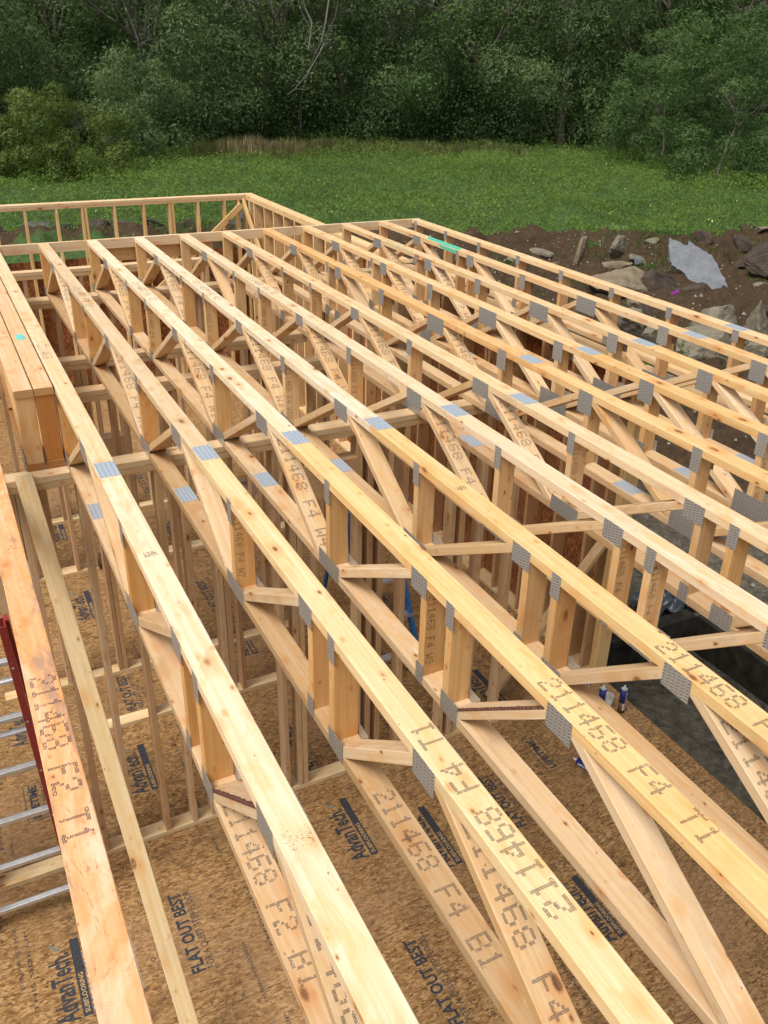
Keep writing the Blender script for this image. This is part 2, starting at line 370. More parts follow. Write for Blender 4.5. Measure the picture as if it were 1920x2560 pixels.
TOPZ, BOTZ = (-.083, -.002), (-DEP + .002, -DEP + .082)
def tp(ya, yb, h=.083): return (ya, yb, -h, -.003)
def bp(ya, yb, h=.085): return (ya, yb, -DEP + .003, -DEP + h)
WA = [('p', -.025), ('d', -.84, -.06), ('d', -.86, -1.60), ('p', -1.64), ('p', -2.24), ('d', -3.03, -2.28), ('d', -3.07, -3.82), ('p', -3.855),
      ('d', -4.64, -3.90), ('d', -4.71, -5.40), ('p', -5.485), ('d', -6.26, -5.53), ('p', -6.318), ('p', -6.492), ('d', -7.06, -6.54), ('d', -7.11, -7.86),
      ('p', -7.90), ('d', -8.62, -7.94), ('p', -9.18)]
PA = [tp(-.745, -.90), tp(-1.615, -1.665), tp(-2.217, -2.265), tp(-2.99, -3.11), tp(-3.82, -3.885, .1), tp(-4.60, -4.755, .092), tp(-5.46, -5.51, .11), tp(-6.23, -6.34, .085), tp(-6.47, -6.52, .10), tp(-7.025, -7.135, .085),
      bp(0, -.10), bp(-1.57, -1.66), bp(-2.22, -2.30), bp(-3.79, -4.0), bp(-5.39, -5.60), bp(-6.29, -6.34), bp(-6.47, -6.58), bp(-7.82, -8.0)]
WB = [('p', -.025), ('d', -.84, -.06), ('d', -.87, -1.56), ('p', -1.60), ('p', -1.79), ('d', -1.82, -2.54), ('p', -2.615), ('d', -3.40, -2.66), ('d', -3.46, -4.16), ('p', -4.245),
      ('d', -5.04, -4.29), ('d', -5.07, -5.82), ('p', -5.08), ('p', -5.87), ('d', -6.62, -5.92), ('d', -6.70, -7.4), ('p', -6.68), ('p', -7.45), ('p', -9.18)]
PB = [tp(-.745, -.90, .09), tp(-1.57, -1.61, .09), tp(-1.756, -1.87, .1), tp(-2.578, -2.66, .12), tp(-3.33, -3.55, .115), tp(-4.205, -4.30, .125), tp(-5.0, -5.115, .125), tp(-5.84, -5.90, .12), tp(-6.56, -6.72, .11),
      bp(0, -.10), bp(-1.55, -1.64), bp(-1.75, -1.86), bp(-2.5, -2.66, .12), bp(-4.12, -4.40, .12), bp(-5.02, -5.12, .1), bp(-5.78, -6.02, .12), bp(-7.4, -7.6)]
XT = [0, .423, .845, 1.268, 1.691, 2.104, 2.523, 2.942, 3.374, 3.798]
SPL = [(-4.94, -5.095, .003, .086)]; SPB = [(-4.41, -4.565, .003, .086)]; BS = [(-4.48, -4.645, .003, .086)]
ordn = ['leftmost full length truss, beside the doubled short trusses, black specks on its near end', 'second full length truss from the left, its top chord lettering reads away from the camera', 'third full length truss from the left, brightest yellow top chord, stamped 211468 F4 T1', 'fourth full length truss from the left, its stamped yellow chord passes above the glue tubes', 'fifth full length truss from the left, pale chord just right of the stamped yellow ones', 'sixth full length truss from the left, last with its splice in the nearer row', 'seventh full length truss from the left, first whose splice plate is in the farther row', 'eighth full length truss from the left, between the seventh and the green streaked one', 'ninth full length truss from the left, faint green streak near the rim board', 'tenth full length truss from the left, bright green paint mark near the rim board']
S1 = '211468 F4 T1'
YT = 0
CCOL = [[(0, -5.017, (.84, .70, .49)), (-5.018, -9.2, (.87, .73, .54))],
        [(0, -5.017, (.85, .72, .53)), (-5.018, -9.2, (.85, .68, .42))],
        [(0, -5.017, (.85, .75, .58)), (-5.018, -9.2, (.88, .65, .34))],
        [(0, -5.017, (.86, .77, .62)), (-5.018, -9.2, (.86, .66, .36))],
        [(0, -5.017, (.86, .77, .61)), (-5.018, -9.2, (.86, .72, .55))],
        [(0, -5.017, (.84, .67, .45)), (-5.018, -9.2, (.85, .70, .50))],
        [(0, -4.487, (.82, .56, .28)), (-4.488, -9.2, (.83, .60, .32))],
        [(0, -4.487, (.82, .62, .37)), (-4.488, -9.2, (.82, .57, .28))],
        [(0, -4.487, (.82, .66, .44)), (-4.488, -9.2, (.82, .60, .32))],
        [(0, -4.487, (.81, .63, .41)), (-4.488, -9.2, (.81, .58, .32))]]
STM = [[('B', '211468 F2 B1', -6.62, -1, .064, .054), ('T', '211468', -3.1, -1, .055, .05), ('W', 15, '211468 F2 W1')],
       [('T', S1, -7.60, 1, .066, .0545), ('B', '211468 F4 B1', -6.77, -1, .064, .054), ('T', '211468 F4 T2', -1.75, -1, .055, .05), ('W', 15, '211468 F4 W1'), ('W', 2, '211468 F4 W8'), ('W', 6, '211468 F4 W11'), ('W', 10, '211468 F4 W7')],
       [('T', S1, -6.95, -1, .068, .0545), ('T', '211468 F4 T2', -1.75, -1, .055, .05), ('W', 6, '211468 F4 W10'), ('W', 2, '211468 F4 W8'), ('W', 9, '211468 F4 W4'), ('W', 12, '211468 F4 W9'), ('W', 4, '211468 F4 W6')],
       [('T', S1, -6.96, -1, .068, .0545), ('T', '211468 F4 T2', -1.9, -1, .055, .05), ('W', 6, '211468 F4 W11'), ('W', 2, '211468 F4 W10'), ('W', 15, '211468 F4 W1'), ('W', 7, '211468 F4 W10'), ('W', 4, '211468 F4 W7')],
       [('T', '211468 F4 T2', -1.9, -1, .055, .05), ('W', 6, '211468 F4 W11'), ('W', 9, '211468 F4 W4'), ('W', 12, '211468 F4 W18'), ('W', 13, '211468 F4 W18'), ('W', 4, '211468 F4 W8'), ('W', 7, '211468 F4 W10')],
       [('W', 6, '211468 F4 W11'), ('W', 2, '211468 F4 W9'), ('W', 9, '211468 F4 W3'), ('W', 3, '211468 F4 W10'), ('W', 4, '211468 F4 W9'), ('W', 10, '211468 F4 W11')],
       [('W', 8, '211468 F3 W11'), ('W', 2, '211468 F3 W8'), ('W', 3, '211468 F3 W1'), ('W', 9, '211468 F3 W8')],
       [('W', 5, '211468 F3 W9'), ('W', 2, '211468 F3 W8'), ('W', 13, '211468 F3 W8')], [('W', 5, '211468 F3 W8'), ('W', 2, '211468 F3 W8')], []]
PC = [(.78, .48, .20), (.78, .49, .22), (.76, .52, .26), None, None, None, None, None, None, (.66, .42, .22)]
for i in range(10):
    A = i < 6
    truss(ordn[i], XT[i], WA if A else WB, PA if A else PB, SPL if A else SPB, BS if A else [(-3.0, -3.16, .003, .086), (-5.35, -5.5, .003, .086)], 0, -9.2, CCOL[i],
          [(.70, .52, .33), (.67, .49, .30), (.72, .55, .36), (.68, .51, .33), (.72, .55, .37), (.70, .53, .35), (.74, .58, .39), (.74, .56, .36), (.74, .57, .38), (.72, .54, .34)][i], STM[i], PC[i], seed=i * 13, bark=(14,) if i in (0, 2) else ())  # bottom chords tanner than the top ones, shade put into their colour
trs_ = [o for o in bpy.data.objects if o.name.startswith('floor_truss')]
def marks(par, x0, y, kind, seed):
    r = random.Random(seed); mb = MB()
    if kind == 'specks':
        for _ in range(80):
            a = r.gauss(0, .3); px, py = x0 + .045 + r.uniform(-.035, .035), y + r.gauss(0, .018) + .2 * abs(a) * .02; q_ = r.uniform(.0003, .0014)
            mb.face([(px - q_, py - q_, .0006), (px + q_, py - q_ * .6, .0006), (px + q_ * .7, py + q_, .0006), (px - q_, py + q_ * .8, .0006)], [(0, 0)] * 4)
    else:
        for k in range(4):
            z = 0
            for i in range(9):
                if r.random() < .2: continue
                a = x0 + .022 + i * .0052; b = y - k * .009; ww, hh = r.uniform(.002, .0042), r.uniform(.0035, .006)
                mb.face([(a, b, .0006), (a + ww, b, .0006), (a + ww, b - hh, .0006), (a, b - hh, .0006)], [(0, 0)] * 4)
    return mb.build('ink_specks' if kind == 'specks' else 'grade_stamp', INK, par)
marks(trs_[0], XT[0], -7.18, 'specks', 1); marks(trs_[0], XT[0], -5.77, 'grade', 2); marks(trs_[3], XT[3], -5.77, 'grade', 3); marks(trs_[0], XT[0], -5.5, 'grade', 4) if False else None
# paint marks on two of the top chords, parts of those trusses
def spray(par, name, pts, z, col, cx=True):
    s = NT(name + '_paint'); g = s.new('ShaderNodeTexCoord').outputs['Object']; n, _ = s.noise(g, 60, 4, .7)
    s.set(**{'Base Color': col, 'Roughness': .5, 'Alpha': s.ramp(n, [(.34, 0.25), (.55, .95)])})
    mb = MB(); mb.face([(x, y, z) for x, y in pts], [(0, 0)] * len(pts)); return mb.build(name, s.m, par)
trs = [o for o in bpy.data.objects if o.name.startswith('floor_truss')]
spray(trs[9], 'paint_mark', [(XT[9] + .004, -1.02), (XT[9] + .086, -.92), (XT[9] + .086, -1.52), (XT[9] + .003, -1.62)], .0009, (.05, .55, .36))
mbp = MB(); xx = XT[9] - .0006; mbp.face([(xx, -1.25, -.003), (xx, -1.62, -.003), (xx, -1.6, -.036), (xx, -1.3, -.036)], [(0, 0)] * 4); mbp.build('paint_mark', bpy.data.materials['paint_mark_paint'], trs[9])
spray(trs[8], 'paint_streak', [(XT[8] + .002, -1.0), (XT[8] + .02, -1.0), (XT[8] + .02, -1.5), (XT[8] + .002, -1.55)], .0009, (.25, .55, .25))

# end truss: a ladder of posts flush with the outside wall
posts = [-.05, -.68, -1.30, -1.95, -2.58, -3.22, -3.85, -4.47, -5.1, -5.73, -6.4, -7.0]
truss('outermost end truss at the right with upright posts only and no slanted webs', 4.19, [('p', y - .03) for y in posts] + [('p', -9.18)],
      [(y - .003, y - .06, -.083, -.003) for y in posts] + [(y - .003, y - .06, -DEP + .003, -DEP + .07) for y in posts], [(-4.385, -4.54, .003, .086)], [], .0, -9.2,
      (.82, .64, .41), (.80, .62, .40), postcol=(.70, .46, .25))
# the two short trusses left of the first long one
for k, (xx, lab, c) in enumerate(((-.1035, 'short truss with a turquoise paint spot and dark orange end board, right of the pair', (.82, .60, .40)),
                                  (-.2045, 'short truss with a pale end board, left of the doubled pair', (.82, .63, .43)))):
    t = empty('short_truss', (xx, 0, -DEP)); tag(t, lab, 'floor truss', 'doubled short trusses beside the stair opening')
    xc = xx + CW / 2 + .004
    MB().member((xc, 0, -.02), (xc, -3.88, -.02), (1, 0, 0), .094, CT).build('top_chord', WM, t, c)
    MB().member((xc, 0, -DEP + .02), (xc, -3.88, -DEP + .02), (1, 0, 0), .094, CT).build('bottom_chord', WM, t, (.62, .36, .17))
    MB().member((xc, -3.855, -DEP + CT), (xc, -3.855, -CT), (1, 0, 0), .092, .038).build('end_post', WM, t, ((.56, .27, .085), (.78, .55, .31))[k])
    MB().member((xc, -.02, -DEP + CT), (xc, -.02, -CT), (1, 0, 0), .092, .038).build('end_post', WM, t, tan())
    for (a, b) in ((-3.8, -3.1), (-3.0, -2.3), (-1.6, -2.2), (-1.5, -.8), (-.1, -.7)):
        MB().member((xc, a, -DEP + CT), (xc, b, -CT), (1, 0, 0), .086, .038).clip((0, 0, -CT), (0, 0, 1)).build('web_diagonal', WM, t, tan())
    MB().box(xx - .0016, xx - .0002, -3.95 + .07, -3.70, -DEP + .002, -DEP + .09).build('nail_plate', PLATE, t)
    if k == 0:
        ang = [2 * math.pi * i / 14 for i in range(14)]; q = random.Random(3)
        spray(t, 'paint_spot', [(xx + .05 + .030 * math.cos(a) * q.uniform(.7, 1.1), -2.9 + .075 * math.sin(a) * q.uniform(.7, 1.2)) for a in ang], .0012, (.12, .62, .58))
# the orange truss directly under the camera
truss('weathered orange truss chord at the lower left with dark knots, smudges and a stamped number', -.437,
      [('p', -.025), ('p', -9.18)] + [('d', -.9 - k * 1.6, -.1 - k * 1.6) for k in range(5)] + [('d', -.95 - k * 1.6, -1.65 - k * 1.6) for k in range(5)],
      [tp(-.85 - k * 1.6, -.98 - k * 1.6) for k in range(5)], [], [], 0, -9.2, (.88, .51, .27), ORG, [('T', '211468 F2 T1', -6.33, -1, .070, .0545)], seed=5)

# rim board (2x4 on edge across the far ends)
rim = empty('rim_board', (2, .02, -.09)); tag(rim, 'pale board on edge tying together the far ends of all the floor trusses', 'rim board')
for a, b in ((-3.2, -.45), (-.447, 1.275), (1.278, 3.02), (3.023, 4.29)):
    MB().member((a, .021, -.043), (b, .021, -.043), (0, 0, 1), .086, .038).build('rim_segment', WM, rim, (.83, .70, .52))
MB().member((1.0, .062, -.118), (2.02, .062, -.118), (0, 0, 1), .18, .036).build('backing_board', WM, rim, (.78, .56, .31))

# ------------------------------------------------------------------ stud walls
FZ, TPB = -3.30, -DEP - .002      # floor top, top of the top plates
def wall_x(label, y0, y1, xa, xb, studs, col=None, headers=(), sheath=None, openings=(), extra=None, ztop=TPB, name='stud_wall', grp='interior stud walls under the trusses'):
    t = empty(name, ((xa + xb) / 2, (y0 + y1) / 2, FZ)); tag(t, label, 'stud wall', grp, 'thing')
    yc, dp = (y0 + y1) / 2, abs(y1 - y0)
    for k in range(2):
        MB().member((xa, yc, ztop - .019 - k * .0395), (xb, yc, ztop - .019 - k * .0395), (0, 1, 0), dp - .002 * k, .038).build('top_plate', WM, t, (.80, .64, .43) if k == 0 else (.74, .56, .35))
    segs = []; cur = xa
    for (oa, ob) in openings: segs.append((cur, oa)); cur = ob
    segs.append((cur, xb))
    for a, b in segs: MB().member((a, yc, FZ + .019), (b, yc, FZ + .019), (0, 1, 0), dp, .038).build('sole_plate', WM, t, (.84, .70, .46))
    for x in studs:
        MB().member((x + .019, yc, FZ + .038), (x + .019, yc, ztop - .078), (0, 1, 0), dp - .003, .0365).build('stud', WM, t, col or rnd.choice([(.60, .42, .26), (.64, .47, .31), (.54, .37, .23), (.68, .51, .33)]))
    for (a, b, z, h) in headers:
        MB().member((a, yc, z), (b, yc, z), (0, 0, 1), h, dp - .004).build('header', WM, t, (.70, .52, .34))
    if sheath:
        for (a, b, z0, z1, ys) in sheath: MB().box(a, b, ys, ys + .011, z0, z1).build('sheathing', OSB_WALL, t)
    return t
def wall_y(label, x0, x1, ya, yb, studs, sheath=None, headers=(), soles=None, name='stud_wall', grp='exterior stud walls on the right side', col=None):
    t = empty(name, ((x0 + x1) / 2, (ya + yb) / 2, FZ)); tag(t, label, 'stud wall', grp, 'thing')
    xc, dp = (x0 + x1) / 2, abs(x1 - x0)
    for k in range(2):
        MB().member((xc, ya, TPB - .019 - k * .0395), (xc, yb, TPB - .019 - k * .0395), (1, 0, 0), dp - .002 * k, .038).build('top_plate', WM, t, (.84, .64, .38) if k == 0 else (.78, .60, .37))
    for a, b in (soles or [(ya, yb)]): MB().member((xc, a, FZ + .019), (xc, b, FZ + .019), (1, 0, 0), dp, .038).build('sole_plate', WM, t, (.80, .64, .40))
    for y in studs:
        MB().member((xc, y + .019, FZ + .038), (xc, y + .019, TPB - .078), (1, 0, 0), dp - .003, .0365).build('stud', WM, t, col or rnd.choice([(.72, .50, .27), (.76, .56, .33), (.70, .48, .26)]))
    if sheath:
        for (a, b, z0, z1, xs) in sheath: MB().box(xs, xs + .011, a, b, z0, z1).build('sheathing', OSB_WALL, t)
    for (a, b, z, h) in headers:
        MB().member((xc, a, z), (xc, b, z), (0, 0, 1), h, dp - .004).build('header', WM, t, (.70, .52, .34))
    return t
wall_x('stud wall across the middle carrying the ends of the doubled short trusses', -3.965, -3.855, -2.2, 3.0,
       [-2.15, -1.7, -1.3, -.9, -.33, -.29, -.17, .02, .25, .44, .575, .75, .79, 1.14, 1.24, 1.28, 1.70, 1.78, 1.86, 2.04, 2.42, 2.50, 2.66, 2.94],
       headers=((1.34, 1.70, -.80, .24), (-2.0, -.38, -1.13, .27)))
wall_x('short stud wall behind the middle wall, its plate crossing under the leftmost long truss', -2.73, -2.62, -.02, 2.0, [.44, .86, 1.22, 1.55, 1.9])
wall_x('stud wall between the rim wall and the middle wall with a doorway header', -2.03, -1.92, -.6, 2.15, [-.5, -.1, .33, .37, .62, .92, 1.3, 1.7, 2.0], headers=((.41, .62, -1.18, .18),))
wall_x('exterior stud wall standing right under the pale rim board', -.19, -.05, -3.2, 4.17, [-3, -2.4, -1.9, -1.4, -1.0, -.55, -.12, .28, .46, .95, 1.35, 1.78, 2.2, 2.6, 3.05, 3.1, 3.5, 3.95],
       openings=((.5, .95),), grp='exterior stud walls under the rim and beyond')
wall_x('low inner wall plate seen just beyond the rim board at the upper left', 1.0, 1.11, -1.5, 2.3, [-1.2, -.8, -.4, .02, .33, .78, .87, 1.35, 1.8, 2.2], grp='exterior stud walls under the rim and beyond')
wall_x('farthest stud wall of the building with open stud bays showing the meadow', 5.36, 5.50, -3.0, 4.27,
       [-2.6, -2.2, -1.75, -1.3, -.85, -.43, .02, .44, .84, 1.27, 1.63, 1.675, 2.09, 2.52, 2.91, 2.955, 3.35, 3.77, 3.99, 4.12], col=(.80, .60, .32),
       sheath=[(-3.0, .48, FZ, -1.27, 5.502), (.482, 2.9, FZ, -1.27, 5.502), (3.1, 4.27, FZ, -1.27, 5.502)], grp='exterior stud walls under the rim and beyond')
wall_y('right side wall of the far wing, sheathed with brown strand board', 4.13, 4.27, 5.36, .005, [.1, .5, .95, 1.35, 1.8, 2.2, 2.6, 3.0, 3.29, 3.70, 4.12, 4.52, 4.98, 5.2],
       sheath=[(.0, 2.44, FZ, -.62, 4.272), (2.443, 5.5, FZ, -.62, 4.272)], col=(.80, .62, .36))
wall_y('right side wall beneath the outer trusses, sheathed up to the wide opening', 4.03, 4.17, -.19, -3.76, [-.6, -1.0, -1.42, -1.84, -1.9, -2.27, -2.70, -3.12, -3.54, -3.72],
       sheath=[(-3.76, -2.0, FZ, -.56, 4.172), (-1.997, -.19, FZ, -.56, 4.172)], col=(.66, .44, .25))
# beam plates carried over the opening
op = empty('opening_header', (4.1, -5.5, TPB - .26)); tag(op, 'long doubled plate and header over the wide opening in the right side wall', 'header beam')
for k in range(2): MB().member((4.1, -3.78, TPB - .019 - k * .0395), (4.1, -9.2, TPB - .019 - k * .0395), (1, 0, 0), .138, .038).build('top_plate', WM, op, (.84, .64, .38))
for y in (-3.83, -3.87, -9.15): MB().member((4.1, y, FZ + .001), (4.1, y, TPB - .08), (1, 0, 0), .135, .0365).build('trimmer_post', WM, op, (.83, .62, .32))
# far wall corner braces
br = tag(MB().member((4.05, 5.33, -.60), (2.45, 5.33, -1.95), (0, 0, 1), .089, .038).build('diagonal_brace', WM, None, (.80, .61, .33)), 'slanted board bracing the far wall, running down to the left from its corner', 'brace', 'corner braces of the far wall')
br = tag(MB().member((4.09, 5.44, -.50), (4.09, 4.05, -1.75), (0, 1, 0), .089, .038).build('diagonal_brace', WM, None, (.82, .62, .34)), 'slanted board bracing the far corner, running down toward the rim board', 'brace', 'corner braces of the far wall')
br = tag(MB().member((3.08, -3.69, -3.283), (4.02, -3.79, -1.90), (0, 1, 0), .089, .038).build('diagonal_brace', WM, None, (.78, .62, .40)), 'long slanted brace from the floor up to the sheathed right side wall', 'brace')
ls = tag(MB().member((-.232, -3.955, -.437), (.02, -5.80, -3.285), (1, 0, 0), .089, .038).build('leaning_board', WM, None, (.76, .62, .39)), 'pale loose stud leaning from the middle wall down to the floor at the lower left', 'board')

# ------------------------------------------------------------------ printed subfloor
def text_mesh(txt, size, bold=.0, shear=0.0, xscale=1.0):
    cu = bpy.data.curves.new('t', 'FONT'); cu.body = txt; cu.size = size; cu.offset = bold; cu.shear = shear
    cu.resolution_u = 2; ob = bpy.data.objects.new('t', cu); COL.objects.link(ob)
    bpy.context.view_layer.update()
    me = bpy.data.meshes.new_from_object(ob.evaluated_get(bpy.context.evaluated_depsgraph_get()))
    bpy.data.objects.remove(ob); bpy.data.curves.remove(cu)
    V = [(v.co.x * xscale, v.co.y) for v in me.vertices]; P = [tuple(p.vertices) for p in me.polygons]; bpy.data.meshes.remove(me)
    return V, P
_tc = {}
def put_text(mb, txt, size, o, u, v, mi, bold=0, shear=0, fit=None):
    key = (txt, size, bold, shear)
    if key not in _tc: _tc[key] = text_mesh(txt, size, bold, shear)
    V, P = _tc[key]; w = max(x for x, _ in V); k = (fit / w) if fit else 1
    vv = [mb.bm.verts.new(Vector(o) + Vector(u) * (x * k) + Vector(v) * y) for x, y in V]
    for p in P:
        try: f = mb.bm.faces.new([vv[i] for i in p]); f.material_index = mi
        except ValueError: pass
fl = MB()
XL, XR, YB, YF = -3.2, 4.13, -9.6, 5.5
fl.box(XL, XR, YB, YF, FZ - .022, FZ)
zp = FZ + .0012
def adv(x, y, L=.56, mi=1):        # x,y = lower-left start; text runs +Y, letter-up is -X
    u, v = (0, 1, 0), (-1, 0, 0)
    put_text(fl, 'AdvanTech.', .165, (x, y, zp), u, v, mi, bold=.0045, fit=L * .86)
    fl.face([(x + .022, y - .0, zp), (x + .075, y - .0, zp), (x + .075, y + L, zp), (x + .022, y + L, zp)], [(0, 0)] * 4, mi)
    put_text(fl, 'SUBFLOORING', .038, (x + .062, y + .02, zp + .0006), u, v, 3, bold=.001, fit=L * .5)
    for k in range(3):
        yy = y + L * .90 + k * .022; fl.face([(x - .05 - k * .02, yy, zp), (x - .035 - k * .02, yy + .006, zp), (x - .045 - k * .02, yy + .02, zp), (x - .06 - k * .02, yy + .014, zp)], [(0, 0)] * 4, 2)
def flat(x, y, L=.60):
    u, v = (0, 1, 0), (-1, 0, 0)
    put_text(fl, 'FLAT OUT BEST', .108, (x, y, zp), u, v, 1, bold=.0035, fit=L)
    put_text(fl, 'FOR A QUIET, STIFF FLOOR', .066, (x + .064, y, zp), u, v, 1, fit=L * .98)
def life(x, y, L=.34):
    u, v = (0, 1, 0), (-1, 0, 0); a, b = x - .1, x + .06
    for (p, q, r_, s_) in ((a, a + .005, y - .02, y + L + .02), (b, b + .005, y - .02, y + L + .02), (a, b, y - .02, y - .015), (a, b, y + L + .015, y + L + .02)):
        fl.face([(p, r_, zp), (q, r_, zp), (q, s_, zp), (p, s_, zp)], [(0, 0)] * 4, 1)
    put_text(fl, 'LIFETIME', .075, (x - .01, y, zp), u, v, 1, bold=.003, fit=L)
    put_text(fl, 'LIMITED WARRANTY', .034, (x + .042, y, zp), u, v, 1, fit=L)
for x, y, L in ((.235, -3.50, .52), (-.52, -5.05, .54), (1.44, -4.74, .56), (1.925, -5.06, .56), (-.50, -2.60, .45), (.25, -1.06, .52), (1.43, .12, .5), (1.45, -2.25, .5), (3.13, -3.80, .5),
                (2.56, -5.98, .5), (.235, .6, .5), (2.4, -1.5, .5), (2.6, .8, .5), (-1.6, -4.2, .5), (.2, -6.35, .5), (-1.4, -1.5, .5), (3.4, -1.0, .5)): adv(x, y, L)
for x, y, L in ((1.43, -3.83, .60), (.20, -5.07, .61), (1.42, -1.45, .62), (.36, -2.55, .5), (2.58, -4.98, .55), (1.42, -6.02, .6), (-.9, -3.4, .55), (2.5, -2.9, .55), (1.42, 1.4, .6)): flat(x, y, L)
for x, y in ((3.13, -4.60), (-.50, -3.42), (2.3, -3.5), (.62, -.2), (3.0, -2.2)): life(x, y)
q = random.Random(21)
def outline(x, y, r, n, rot):
    for i in range(n):
        a0, a1 = rot + 2 * math.pi * i / n, rot + 2 * math.pi * (i + 1) / n
        fl.face([(x + r * math.cos(a0), y + r * math.sin(a0), zp), (x + r * math.cos(a1), y + r * math.sin(a1), zp), (x + .62 * r * math.cos(a1), y + .62 * r * math.sin(a1), zp), (x + .62 * r * math.cos(a0), y + .62 * r * math.sin(a0), zp)], [(0, 0)] * 4, 1)
for xcol in np.arange(-2.9, 4.1, .407):
    y = -8.6
    while y < 5.2:
        y += q.uniform(.06, .34)
        outline(xcol + q.uniform(-.03, .03), y, q.uniform(.010, .015), q.choice([4, 4, 8]), q.choice([0, math.pi / 4]))
tiny = ['STAGGER END JOINTS', 'EXPOSURE 1', 'THIS SIDE UP', 'STURD-I-FLOOR 24 OC', 'SIZED FOR SPACING', 'FASTEN 6 IN ON CENTER', 'LEAVE 1/8 IN GAP']
for xcol in (-2.6, -1.35, -.78, -.72, .47, .54, .62, 1.05, 1.68, 2.15, 2.72, 2.86, 3.45, 3.9):
    y = -8.0 + q.uniform(0, 1)
    while y < 4.6:
        put_text(fl, q.choice(tiny), .030, (xcol, y, zp), (0, 1, 0), (-1, 0, 0), 1, fit=q.uniform(.35, .6)); y += q.uniform(.75, 1.7)
# butt joints between the panels
for y in np.arange(-9, 5.4, 1.22): fl.face([(XL, y, zp - .0006), (XR, y, zp - .0006), (XR, y + .004, zp - .0006), (XL, y + .004, zp - .0006)], [(0, 0)] * 4, 4)
floor = fl.build('floor', [OSB_FLOOR, PRINT, TEAL, PANEL_TXT, solid('panel_joint', (.07, .045, .025), .9)]); tag(floor, kind='structure')
deckedge = tag(MB().box(4.131, 4.17, YB, YF, FZ - .30, FZ - .024).box(XL, 4.13, YF - .04, YF, FZ - .3, FZ - .024).build('floor_edge_joist', [make_osb('edge_joist_board', (.8, .6, .42))]), 'rim joist edge below the printed subfloor along the right opening', 'joist')
fnd = tag(MB().box(3.95, 4.12, YB, YF - .05, -5.2, FZ - .30).box(XL, 3.9, YF - .2, YF - .06, -5.2, FZ - .3).build('foundation', solid('concrete', (.30, .29, .27), .9, noise=.25, scale=8)), 'concrete foundation stem below the building floor', 'foundation', None, 'thing')

# ------------------------------------------------------------------ ladders
RED = solid('red_fibreglass', (.25, .028, .025), .45, noise=.1); ALU = solid('aluminium', (.62, .63, .64), .35, .85, noise=.12, scale=30)
BLUE = solid('blue_fibreglass', (.015, .10, .26), .45, noise=.15); RIV = solid('steel_rivet', (.5, .48, .46), .4, .8)
BLK = solid('black_rubber', (.02, .02, .02), .7)
ld = empty('step_ladder', (-.67, -4.25, FZ)); tag(ld, 'red sided ladder with grooved aluminium rungs below the orange truss', 'ladder')
def kk(x, y, z): k = 1.2304; return CAM.x + (x - CAM.x) * k, CAM.y + (y - CAM.y) * k, CAM.z + (z - CAM.z) * k
def lp(i, x=-.455): th = math.radians(84); return kk(x + .011 * i, -5.2 + .317 * math.cos(th) * i, -.7 - .317 * math.sin(th) * i)
for x0_, sg in ((-.455, 1), (-.90, -1)):
    a, b = Vector(lp(-.65, x0_)), Vector(lp(5.32, x0_))
    mb = MB().member(a, b, (0, 1, 0), .088, .006, ch=0, endmi=0)
    for e in (-1, 1): mb.member(a + Vector((-.016 * sg, e * .042, 0)), b + Vector((-.016 * sg, e * .042, 0)), (1, 0, 0), .032, .005, ch=0, endmi=0)
    r_ = mb.build('side_rail', RED, ld)
    for i in range(6):
        for dz in (-.02, .02):
            x, y, z = lp(i, x0_); MB().tube((x - .006, y + .046, z + dz), (x - .006, y + .052, z + dz), .006, 8).tube((x - .016, y - .046, z + dz), (x - .016, y - .0445, z + dz), .008, 8).build('rivet', RIV, r_)
    MB().box(b.x - .04, b.x + .04, b.y - .06, b.y + .06, FZ + .001, b.z + .03).build('rubber_foot', BLK, r_)
    a2 = a + Vector((.012 * sg, .07, -.02)); b2 = Vector((b.x + .02 * sg, -4.02, FZ + .004)); MB().member(a2, b2, (0, 1, 0), .05, .02).build('rear_rail', RED, ld)
def rung(i, par, flatr=False, off=0):
    mb = MB(); n = 20; prof = []
    for k in range(n):
        a = 2 * math.pi * k / n; r = .019 * (1 + .10 * math.cos(a * 5)) if not flatr else .013
        prof.append((r * math.cos(a) * (1.3 if not flatr else 1.7), r * math.sin(a)))
    L_, R_ = lp(i, -.90), lp(i)
    A = [mb.bm.verts.new((L_[0], L_[1] + off + p, L_[2] + q_)) for p, q_ in prof]; B = [mb.bm.verts.new((R_[0], R_[1] + off + p, R_[2] + q_)) for p, q_ in prof]
    for k in range(n): mb.bm.faces.new((A[k], A[(k + 1) % n], B[(k + 1) % n], B[k]))
    mb.bm.faces.new(A); mb.bm.faces.new(list(reversed(B)))
    return mb.build('rung', ALU, par)
for i in range(6): rung(i, ld)
for i in (.52, 1.5): rung(i, ld, True, .10)
bl = empty('step_ladder', (2.5, -2.9, FZ)); tag(bl, 'blue step ladder standing half hidden behind the middle wall studs', 'ladder')
for xs in (2.33, 2.72):
    sgn = 1 if xs > 2.5 else -1
    MB().member((xs + .0 * sgn, -2.35, -1.75), (xs - .10 + (.1 if sgn > 0 else 0), -3.15, FZ + .01), (0, 1, 0), .075, .03).build('side_rail', BLUE, bl)
    MB().member((xs, -2.30, -1.75), (xs + .02 * sgn, -1.85, FZ + .01), (0, 1, 0), .045, .025).build('rear_rail', BLUE, bl)
for i in range(5):
    k = (i + .6) / 5.2; y = -2.35 - .8 * k; z = -1.75 - 1.52 * k
    MB().box(2.31, 2.74, y - .04, y + .04, z - .012, z + .012).build('step', ALU, bl)
MB().box(2.28, 2.77, -2.42, -2.23, -1.76, -1.71).build('ladder_top', BLUE, bl)

